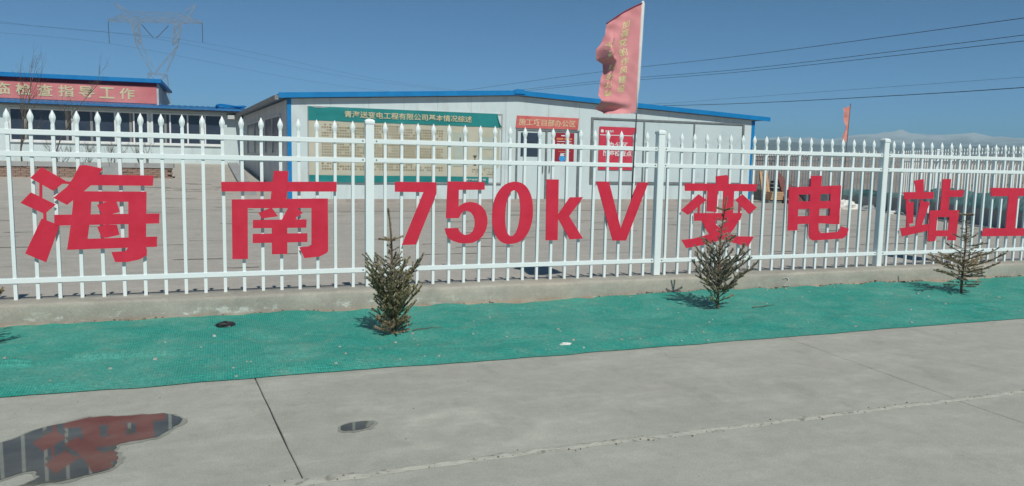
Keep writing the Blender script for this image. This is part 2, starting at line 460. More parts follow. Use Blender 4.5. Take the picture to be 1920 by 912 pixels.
def water():
    mt = bpy.data.materials.new('puddle_water'); mt.use_nodes = True
    nt = mt.node_tree; bs = nt.nodes['Principled BSDF']
    tc = nd(nt, 'ShaderNodeTexCoord'); no = nd(nt, 'ShaderNodeTexNoise'); no.inputs['Scale'].default_value = 5; no.inputs['Detail'].default_value = 6
    nt.links.new(tc.outputs['Object'], no.inputs['Vector'])
    rp = nd(nt, 'ShaderNodeValToRGB'); nt.links.new(no.outputs['Fac'], rp.inputs[0])
    rp.color_ramp.elements[0].position = 0.35; rp.color_ramp.elements[1].position = 0.7
    rp.color_ramp.elements[0].color = (0.075, 0.075, 0.064, 1); rp.color_ramp.elements[1].color = (0.13, 0.13, 0.11, 1)
    nt.links.new(rp.outputs[0], bs.inputs['Base Color'])
    bs.inputs['Roughness'].default_value = 0.03
    bs.inputs['IOR'].default_value = 1.36
    bs.inputs['Specular IOR Level'].default_value = 0.5
    return mt
M['water'] = water()
M['damp'] = mat('damp_concrete', (0.24, 0.25, 0.215), (0.33, 0.34, 0.29), 9, 0.55, 0.2, 60)

# ------------------------------------------------------------------ ground, road, net strip, yard
def ground_z(x, y):
    """low around the yard; behind the boundary a bank that climbs gently to the open plain"""
    d = math.hypot(x+1.1, y+6.7)
    side = x-18.85 if y > 11.5 else (x-18.8)*0.904-(y-11.5)*0.428      # metres beyond the boundary wall
    z = -0.12
    k = max(0.0, min(1.0, (side-0.15)/1.6))
    far = max(0.0, min(1.0, (d-45)/40.0)) if y > -2 else max(0.0, min(1.0, (d-60)/60.0))
    k = max(k if y > 1 else 0.0, far)
    up = 0.36+min(max(0, d-24), 36)*0.052 if d < 60 else 2.23+0.0138*(min(d, 420)-60)
    z += k*(up+0.12)
    if d > 28: z += 0.22*k*fbm(x*0.05, y*0.05, 3.1, 5)
    return z

mb = MB()
rs = [0.0]+[0.8*k for k in range(1, 70)]+[56*1.13**k for k in range(1, 35)]
NA = 220
for r_ in rs:
    for k in range(NA):
        a = 2*math.pi*k/NA
        x, y = 8+r_*math.cos(a), 8+r_*math.sin(a)
        mb.v.append((x, y, ground_z(x, y) if r_ < 3000 else 7))
for i in range(len(rs)-1):
    for k in range(NA):
        k2 = (k+1) % NA
        if i == 0:
            mb.f.append((k, NA+k, NA+k2))
        else:
            mb.f.append((i*NA+k, (i+1)*NA+k, (i+1)*NA+k2, i*NA+k2))
M['plain'] = mat('dry_plain', (0.27, 0.225, 0.18), (0.38, 0.33, 0.275), 0.12, 0.95, 0.4, 3, detail=9, speck=(0.13, 0.105, 0.08), speck_scale=1.3, speck_amt=0.6)
g = mb.build('ground', M['plain'], smooth=True)
tag(g, 'dry brown plain reaching to the mountains', kind='structure')

# road base under the slabs shows only in the joints
road = MB().box(-40, 60, -14, -1.99, -0.10, -0.022).build('road', M['gap'])
tag(road, 'grey concrete road in front of the fence', kind='structure')

def slab(j0, j1, y0, y1, seed):
    """slab between two skewed joint lines j=(x at y1, x at y0); slightly ragged rim"""
    r = random.Random(seed)
    g_ = 0.0022
    pts = []
    n = 26
    x10, x11 = j0[0]+g_, j1[0]-g_
    x00, x01 = j0[1]+g_, j1[1]-g_
    for i in range(n):
        t = i/n; pts.append((x00+(x01-x00)*t, y0+r.uniform(-0.006, 0.004)))
    for i in range(8):
        t = i/8; pts.append((x01+(x11-x01)*t+r.uniform(-0.003, 0.002), y0+(y1-y0)*t))
    for i in range(n):
        t = i/n; pts.append((x11+(x10-x11)*t, y1+r.uniform(-0.008, 0.008)))
    for i in range(8):
        t = i/8; pts.append((x10+(x00-x10)*t+r.uniform(-0.002, 0.003), y1+(y0-y1)*t))
    k = len(pts)
    b = MB()
    cx = sum(p[0] for p in pts)/k; cy = sum(p[1] for p in pts)/k
    inner = [(p[0]+(cx-p[0])/max(1e-6, math.hypot(cx-p[0], cy-p[1]))*0.004, p[1]+(cy-p[1])/max(1e-6, math.hypot(cx-p[0], cy-p[1]))*0.004) for p in pts]
    b.add([(x, y, 0.0) for x, y in inner]+[(x, y, -0.004) for x, y in pts]+[(x, y, -0.09) for x, y in pts],
          [tuple(range(k))]+[(i, k+i, k+(i+1) % k, (i+1) % k) for i in range(k)]+[(k+i, 2*k+i, 2*k+(i+1) % k, k+(i+1) % k) for i in range(k)])
    return b.build('slab', M['road'], road)

JR = {-3: (-12.3, -12.25), -2: (-8.5, -8.4), -1: (-4.75, -4.65), 0: (-0.985, -0.85), 1: (2.91, 2.79), 2: (6.65, 6.6), 3: (10.4, 10.38), 4: (14.1, 14.1), 5: (17.9, 17.9)}
ks = sorted(JR)
for i in range(len(ks)-1):
    a, b = JR[ks[i]], JR[ks[i+1]]
    slab(a, b, -3.60, -2.0, 100+i)
    a2 = (a[1]-0.02, a[1]-0.05); b2 = (b[1]-0.02, b[1]-0.05)
    slab(a2, b2, -7.4, -3.604, 200+i)
    slab((a2[1], a2[1]), (b2[1], b2[1]), -12.5, -7.42, 300+i)

# crushed mortar along the long joint
b = MB(); r = random.Random(4)
xs_ = [-6+0.03*i for i in range(int(20/0.03))]
top = []; bot = []
for x in xs_:
    w0 = 0.028+0.030*abs(fbm(x*1.3, 0.2, 1.0))+r.uniform(0, 0.012)
    w1 = 0.012+0.026*abs(fbm(x*2.1, 5.2, 2.0))+r.uniform(0, 0.008)
    c0 = -3.612+0.022*fbm(x*0.35, 0.7, 0.0)
    top.append((x, c0+w0, 0.0008)); bot.append((x, c0-w1, 0.0008))
n = len(xs_)
midl = [(x, (t[1]+q[1])/2+r.uniform(-0.004, 0.004), 0.0030+abs(r.gauss(0, 0.0025))) for x, t, q in zip(xs_, top, bot)]
b.add(top+midl+bot, [(i, n+i, n+i+1, i+1) for i in range(n-1)]+[(n+i, 2*n+i, 2*n+i+1, n+i+1) for i in range(n-1)])
b.build('mortar_joint', M['mortar'], road)

def rock(c, s, r, b, flat=0.6):
    """small irregular stone, 8 vertices"""
    vs_ = []
    for sx, sy, sz in ((-1,-1,0),(1,-1,0),(1,1,0),(-1,1,0),(-1,-1,1),(1,-1,1),(1,1,1),(-1,1,1)):
        k = 0.75 if sz else 1.0
        vs_.append((c[0]+s*0.5*sx*k*r.uniform(0.6, 1.1), c[1]+s*0.5*sy*k*r.uniform(0.6, 1.1), c[2]+s*flat*sz*r.uniform(0.7, 1.1)))
    b.hexa(vs_[:4], vs_[4:])

# the netting: lumpy sheet from the kerb to the road, with folds and ragged edges
def net_z(x, y):
    t = (y+2.0)/1.78
    base = 0.012+0.030*t
    z = base+0.022*fbm(x*0.9, y*1.3, 0.3)+0.013*fbm(x*4, y*4, 1.3)+0.004*fbm(x*11, y*16, 2.3)
    edge = min(1, (y+2.02)/0.16)
    return max(0.005, z*max(0.02, edge)+0.003)
b = MB()
NX, NY = 520, 46
X0, X1 = -7.0, 13.5
for j in range(NY+1):
    for i in range(NX+1):
        x = X0+(X1-X0)*i/NX
        t = j/NY
        y0 = -2.03+0.030*fbm(x*0.6, 0.3, 7.0)+0.014*fbm(x*3.5, 1.0, 2.0)
        y1 = -0.236-0.045*max(0.0, fbm(x*1.1, 4.4, 0.9)+0.15)-0.010*fbm(x*7, 2.2, 5.0)
        y = y0+(y1-y0)*t
        z = net_z(x, y)
        # folds where two widths overlap
        for (fx0, fx1, fy, amp) in ((-4.0, -1.0, -1.35, 0.040), (-1.6, 2.9, -1.62, 0.014), (0.4, 3.6, -0.60, 0.012), (3.5, 8.0, -1.45, 0.014), (-2.4, 1.0, -1.92, 0.012), (2.7, 4.2, -0.99, 0.012), (4.6, 9.0, -1.94, 0.018)):
            if fx0 < x < fx1:
                z += amp*math.exp(-((y-fy-0.02*math.sin(x*3.1)-0.04*fbm(x*0.8, fy, 1))/0.012)**2)*math.sin(math.pi*(x-fx0)/(fx1-fx0))
        b.v.append((x, y, z))
W_ = NX+1
for j in range(NY):
    for i in range(NX):
        b.f.append((j*W_+i, j*W_+i+1, (j+1)*W_+i+1, (j+1)*W_+i))
net = b.build('dust_net', M['net'], smooth=True)
tag(net, 'green woven dust netting laid over soil between road and kerb', kind='structure')

# soil bed below the net, up to the kerb
soil = MB().box(-12, 22, -1.985, -0.16, -0.11, -0.004).build('soil_bed', M['soil'])
tag(soil, 'bare soil bed beneath the green netting', kind='structure')

# soil banked against the foot of the kerb
b = MB(); n = 420; k5 = 5
for i in range(n+1):
    x = -7.0+20.5*i/n
    h = 0.040+0.016*fbm(x*2.1, 1.0, 3.0)+0.008*fbm(x*13, 2.0, 1.0)
    for j in range(k5):
        v = j/(k5-1)
        b.v.append((x, -0.37+0.16*v, 0.004+h*v**0.8*(0.45+0.55*v)+0.004*fbm(x*20, v*6, 2.0)))
for i in range(n):
    for j in range(k5-1):
        b.f.append((i*k5+j, (i+1)*k5+j, (i+1)*k5+j+1, i*k5+j+1))
b.build('soil_bank', mat('pale_soil', (0.27, 0.22, 0.165), (0.38, 0.325, 0.255), 9, 0.95, 0.5, 60), soil, smooth=True)

# loose stones on the net, and dark clods along the foot of the kerb
b = MB(); r = random.Random(21)
for k in range(340):
    x = r.uniform(-3.2, 8.6); y = r.uniform(-1.97, -0.35)
    if r.random() < 0.45: y = -1.95+abs(r.gauss(0, 0.25))
    rock((x, y, net_z(x, y)-0.002), 0.005+0.024*r.random()**5, r, b, 0.45)
st = b.build('pebbles', M['pebble'])
tag(st, 'pale pebbles and crumbs scattered over the green netting', kind='stuff')
b = MB()
for k in range(620):
    x = r.uniform(-3.4, 9.5)
    if fbm(x*0.9, 3.3, 0.1) < (-0.30 if x > 1.5 else 0.0): continue
    y = -0.232-abs(r.gauss(0, 0.013)); z = net_z(x, y)-0.002
    rock((x, y, z), 0.004+(0.032 if x > 1.5 else 0.020)*r.random()**3, r, b, 0.42)
st = b.build('soil_clods', M['clod'])
tag(st, 'dark crumbs of soil along the foot of the kerb', kind='stuff')
b = MB()
for k in range(150):
    x = r.uniform(-2.0, 6.5); y = -3.612+r.gauss(0, 0.022)
    rock((x, y, 0.003), 0.003+0.006*r.random()**2, r, b)
st = b.build('joint_crumbs', M['clod'])
tag(st, 'dark crumbs along the broken joint of the road', kind='stuff')

# grit and hairline cracks on the road
b = MB()
for k in range(150):
    x = r.uniform(-2.6, 5.5); y = r.uniform(-4.3, -2.06)
    rock((x, y, -0.001), 0.002+0.006*r.random()**4, r, b)
st = b.build('road_grit', M['clod'])
tag(st, 'fine dark grit scattered on the concrete road', kind='stuff')
b = MB()
M['crack'] = mat('hairline_crack', (0.20, 0.20, 0.17), (0.29, 0.295, 0.25), 6, 0.95)
def crack(x, y, a, n, w):
    pr = None
    for i in range(n):
        a += r.gauss(0, 0.35); x += 0.035*math.cos(a); y += 0.035*math.sin(a)
        a *= 0.97; ww = w*r.uniform(0.3, 1.0)*(1-i/n)+0.0004
        cur = ((x+ww*math.sin(a), y-ww*math.cos(a), 0.0012), (x-ww*math.sin(a), y+ww*math.cos(a), 0.0012))
        if pr: b.add([pr[0], cur[0], cur[1], pr[1]], [(0, 1, 2, 3)])
        pr = cur
for (x, y, a, n, w) in ((1.7, -2.1, -1.2, 22, 0.0013), (4.3, -2.3, 0.2, 30, 0.0013), (-0.3, -2.15, -0.6, 14, 0.0012)):
    crack(x, y, a, n, w)
b.build('hairline_crack', M['crack'], road)

# puddles
def puddle(pts, label, seed, grow=0.0, z=0.0042, material=None, parent=None):
    r = random.Random(seed); out = []
    n = len(pts)
    for i in range(n):
        p0, p1, p2, p3 = (Vector(pts[(i+k) % n]) for k in (-1, 0, 1, 2))
        for s in range(5):
            t = s/5
            q = 0.5*((2*p1)+(p2-p0)*t+(2*p0-5*p1+4*p2-p3)*t*t+(3*p1-p0-3*p2+p3)*t**3)
            w_ = 0.022*fbm(q.x*9, q.y*9, seed)+0.012*fbm(q.x*30, q.y*30, seed)
            out.append((q.x+w_, q.y+0.8*w_+r.gauss(0, 0.002)))
    if grow:
        cx = [Vector(p) for p in out]; k = len(cx); out = []
        for i in range(k):
            d = cx[(i+2) % k]-cx[i-2]; n_ = Vector((d.y, -d.x)); n_.normalize()
            g_ = -grow*(0.35+1.2*abs(fbm(cx[i].x*5, cx[i].y*5, 2.0)))
            out.append((cx[i].x+n_.x*g_, cx[i].y+n_.y*g_))
    me = bpy.data.meshes.new('puddle')
    bm = bmesh.new()
    vs_ = [bm.verts.new((x, y, z)) for x, y in out]
    es = [bm.edges.new((vs_[i], vs_[(i+1) % len(vs_)])) for i in range(len(vs_))]
    bmesh.ops.triangle_fill(bm, use_beauty=True, edges=es, normal=(0, 0, 1))
    for f in bm.faces:
        if f.normal.z < 0: f.normal_flip()
    bm.to_mesh(me); bm.free()
    if parent: return link('damp_margin', me, material, parent)
    o = link('puddle', me, M['water'])
    puddle(pts, None, seed, 0.03, 0.002, M['damp'], o)
    return tag(o, label, kind='structure')
puddle([(-2.16,-2.84),(-2.05,-2.72),(-1.98,-2.61),(-1.86,-2.55),(-1.76,-2.5),(-1.58,-2.53),(-1.42,-2.55),(-1.36,-2.62),(-1.37,-2.76),(-1.42,-2.86),(-1.46,-2.9),(-1.57,-2.93),(-1.62,-2.96),(-1.59,-3.05),(-1.58,-3.16),(-1.6,-3.23),(-1.68,-3.28),(-1.74,-3.3),(-1.87,-3.33),(-1.92,-3.32),(-1.86,-3.25),(-1.85,-3.19),(-1.88,-3.16),(-1.94,-3.17),(-1.98,-3.21),(-2.06,-3.25),(-2.16,-3.2)],
       'wide shallow puddle on the concrete road reflecting the red lettering', 5)
puddle([(-0.62,-3.02),(-0.57,-2.97),(-0.48,-2.98),(-0.47,-3.02),(-0.49,-3.06),(-0.55,-3.08),(-0.61,-3.08)],
       'small dark puddle spot on the concrete road', 6)

# yard behind the fence (rises at the left towards the window wing)
def yard_z(x, y):
    z = -0.012
    left = 1.0/(1.0+math.exp((x-0.9)*2.2))
    z += left*max(0.0, y-15.2)*0.079
    return z
b = MB()
gx = [-34+1.0*i for i in range(34)]+[0.0+0.25*i for i in range(12)]+[3+1.0*i for i in range(17)]
gy = [0.03, 1.0]+[2.0+1.0*i for i in range(30)]
for y in gy:
    for x in gx:
        b.v.append((x, y, yard_z(x, y)))
W_ = len(gx)
for j in range(len(gy)-1):
    for i in range(W_-1):
        b.f.append((j*W_+i, j*W_+i+1, (j+1)*W_+i+1, (j+1)*W_+i))
yard = b.build('yard', M['yard'])
tag(yard, 'grey paved yard behind the white fence', kind='structure')
# joints and cracks of the yard paving: thin dark lines with broken course
M['yard_line'] = mat('yard_joint', (0.13, 0.12, 0.11), (0.22, 0.20, 0.185), 2.0, 0.95, stretch=(1, 4, 1))
b = MB(); r = random.Random(8)
def yline(x0, x1, y, w):
    n = max(3, int((x1-x0)/0.25)); pr = None
    for i in range(n+1):
        x = x0+(x1-x0)*i/n; yy = y+r.gauss(0, 0.02); ww = w*r.uniform(0.3, 1.2)
        cur = ((x, yy-ww, yard_z(x, yy)+0.005), (x, yy+ww, yard_z(x, yy)+0.005))
        if pr: b.add([pr[0], cur[0], cur[1], pr[1]], [(0, 1, 2, 3)])
        pr = cur
yline(-1.0, 17.5, 12.55, 0.05)
for k in range(120):
    x = r.uniform(-9, 16); y = r.uniform(2.2, 24 if x < 0 else 12)
    yline(x, x+r.uniform(0.2, 1.1), y, 0.012+0.012*r.random()*(1+y*0.1))
for k in range(26):
    x = r.uniform(-3.6, -0.6); y = r.uniform(12.5, 20)
    yline(x, x+r.uniform(0.3, 0.9), y, 0.03)
for k in range(16):
    x = r.uniform(9.5, 15.5); y = r.uniform(4.5, 8.5)
    yline(x, x+r.uniform(0.4, 1.6), y, 0.02)
b.build('paving_joint', M['yard_line'], yard)
apron = MB().box(0.2, 18.0, 12.6, 16.62, -0.06, -0.004).build('apron', mat('apron_concrete', (0.33, 0.295, 0.26), (0.40, 0.365, 0.325), 1.2, 0.9, 0.2, 20, speck=(0.25, 0.22, 0.19), speck_scale=6, speck_amt=0.5), yard)

# ------------------------------------------------------------------ kerb
b = MB(); r = random.Random(3)
NXK = 560
prof = [(-0.222, -0.05), (-0.222, 0.06), (-0.221, 0.12), (-0.219, 0.165), (-0.212, 0.184), (-0.195, 0.190), (-0.10, 0.191), (0.0, 0.190), (0.095, 0.190), (0.10, 0.18), (0.10, -0.05)]
for i in range(NXK+1):
    x = -9.0+24.0*i/NXK
    for k, (py, pz) in enumerate(prof):
        dy = dz = 0
        if 0 < k < len(prof)-1:
            dy = 0.006*fbm(x*1.7, pz*5, 0.5)+(0.006*fbm(x*9, pz*20, 2) if k < 6 else 0)
            dz = (0.005*fbm(x*1.1, py*4, 4.0)+0.003*fbm(x*12, py*9, 1)) if k > 2 else 0
        b.v.append((x, py+dy, pz+dz))
n = len(prof)
for i in range(NXK):
    for k in range(n-1):
        b.f.append((i*n+k, (i+1)*n+k, (i+1)*n+k+1, i*n+k+1))
kerb = b.build('concrete_kerb', M['kerb'], smooth=True)
tag(kerb, 'low rough concrete kerb carrying the white picket fence', 'kerb')
# chalked figure on the kerb
for (x, s) in ((4.44, '2'),):
    lettering(s, x-0.05, x+0.05, 0.055, 0.15, -0.2318, kerb, M['chalk'], name='chalk_mark', bold=-0.008)

# ------------------------------------------------------------------ fence
def picket_mesh(h, w=0.0125, tipw=0.0235, tiph=0.108):
    b = MB()
    z1 = h-tiph
    b.add([(-w,-w,0),(w,-w,0),(w,w,0),(-w,w,0),(-w,-w,z1),(w,-w,z1),(w,w,z1),(-w,w,z1)], [(0,1,5,4),(1,2,6,5),(2,3,7,6),(3,0,4,7),(4,5,6,7)])
    ringz = [(0.0, 0.0120), (0.12, 0.0140), (0.28, 0.0195), (0.42, tipw), (0.54, tipw*0.97), (0.68, tipw*0.78), (0.84, tipw*0.42), (0.95, 0.0045), (1.0, 0.001)]
    N = 8; base = len(b.v)
    for t, q in ringz:
        for k in range(N):
            a = 2*math.pi*(k+0.5)/N
            b.v.append((q*math.cos(a), 0.72*q*math.sin(a), z1+0.0+tiph*t))
    for i in range(len(ringz)-1):
        for k in range(N):
            k2 = (k+1) % N
            b.f.append((base+i*N+k, base+i*N+k2, base+(i+1)*N+k2, base+(i+1)*N+k))
    me = b.mesh('picket')
    me.materials.append(M['paint'])
    return me

PK = picket_mesh(1.448)
bolt_me = MB().tube([(0, 0.004, 0), (0, -0.0025, 0)], 0.006, 8).mesh('bolt'); bolt_me.materials.append(M['bolt'])

def box_mesh(name, sx, sy, sz, bev, material):
    b = MB().box(-sx/2, sx/2, -sy/2, sy/2, 0, sz)
    me = b.mesh(name)
    bm = bmesh.new(); bm.from_mesh(me)
    bmesh.ops.bevel(bm, geom=list(bm.edges), offset=bev, segments=2, affect='EDGES')
    bm.to_mesh(me); bm.free(); me.materials.append(material)
    return me
POST = box_mesh('post', 0.072, 0.072, 1.425, 0.004, M['paint'])
def cap_mesh():
    b = MB()
    s = 0.041
    lv = [(0, s), (0.022, s), (0.030, s*0.93), (0.040, s*0.62), (0.045, s*0.2)]
    for z, q in lv:
        b.v += [(-q,-q,z),(q,-q,z),(q,q,z),(-q,q,z)]
    for i in range(len(lv)-1):
        for k in range(4):
            b.f.append((i*4+k, i*4+(k+1) % 4, (i+1)*4+(k+1) % 4, (i+1)*4+k))
    b.f.append((3, 2, 1, 0)); n = len(lv)*4; b.f.append((n-4, n-3, n-2, n-1))
    me = b.mesh('post_cap'); me.materials.append(M['paint']); return me
CAP = cap_mesh()

fence = thing('picket_fence', (0.052, 0, 0.19), 'white steel picket fence with spear tips along the kerb behind the saplings', 'fence')
posts_x = [-5.87, -2.93, 0.052, 2.968, 5.921, 8.88, 11.8]
for x in posts_x:
    p = link('post', POST, None, fence, (x, 0, 0.19))
    c = link('post_cap', CAP, None, p, (x, 0, 0.19+1.4255))
spec = {-2: (-4.40, 0.147), -1: (-1.4411, 0.1498), 0: (1.505, 0.146), 1: (4.4161, 0.1493), 2: (7.4025, 0.1506), 3: (10.34, 0.147)}
r = random.Random(9)
rail_z = (1.2751, 1.1117, 0.1486)
for i, (a, bx_) in enumerate(zip(posts_x[:-1], posts_x[1:])):
    c0, sp = spec[i-2]
    for k in range(1, 20):
        x = c0+(k-10)*sp
        o = link('picket', PK, None, fence, (x+r.gauss(0, 0.0012), r.gauss(0, 0.001), 0.188))
        o.rotation_euler = (r.gauss(0, 0.002), r.gauss(0, 0.0022), r.gauss(0, 0.03))
    for rz in rail_z:
        z = 0.19+rz
        x0, x1 = a+0.037, bx_-0.037
        me = MB().box(x0, x1, -0.021, 0.021, z-0.0205, z+0.0205).mesh('rail')
        bm = bmesh.new(); bm.from_mesh(me)
        bmesh.ops.bevel(bm, geom=list(bm.edges), offset=0.003, segments=2, affect='EDGES')
        bm.to_mesh(me); bm.free()
        ro = link('rail', me, M['paint'], fence)
        for xb in (x0+0.022, x1-0.022):
            link('bolt', bolt_me, None, ro, (xb, -0.0222, z+0.003))

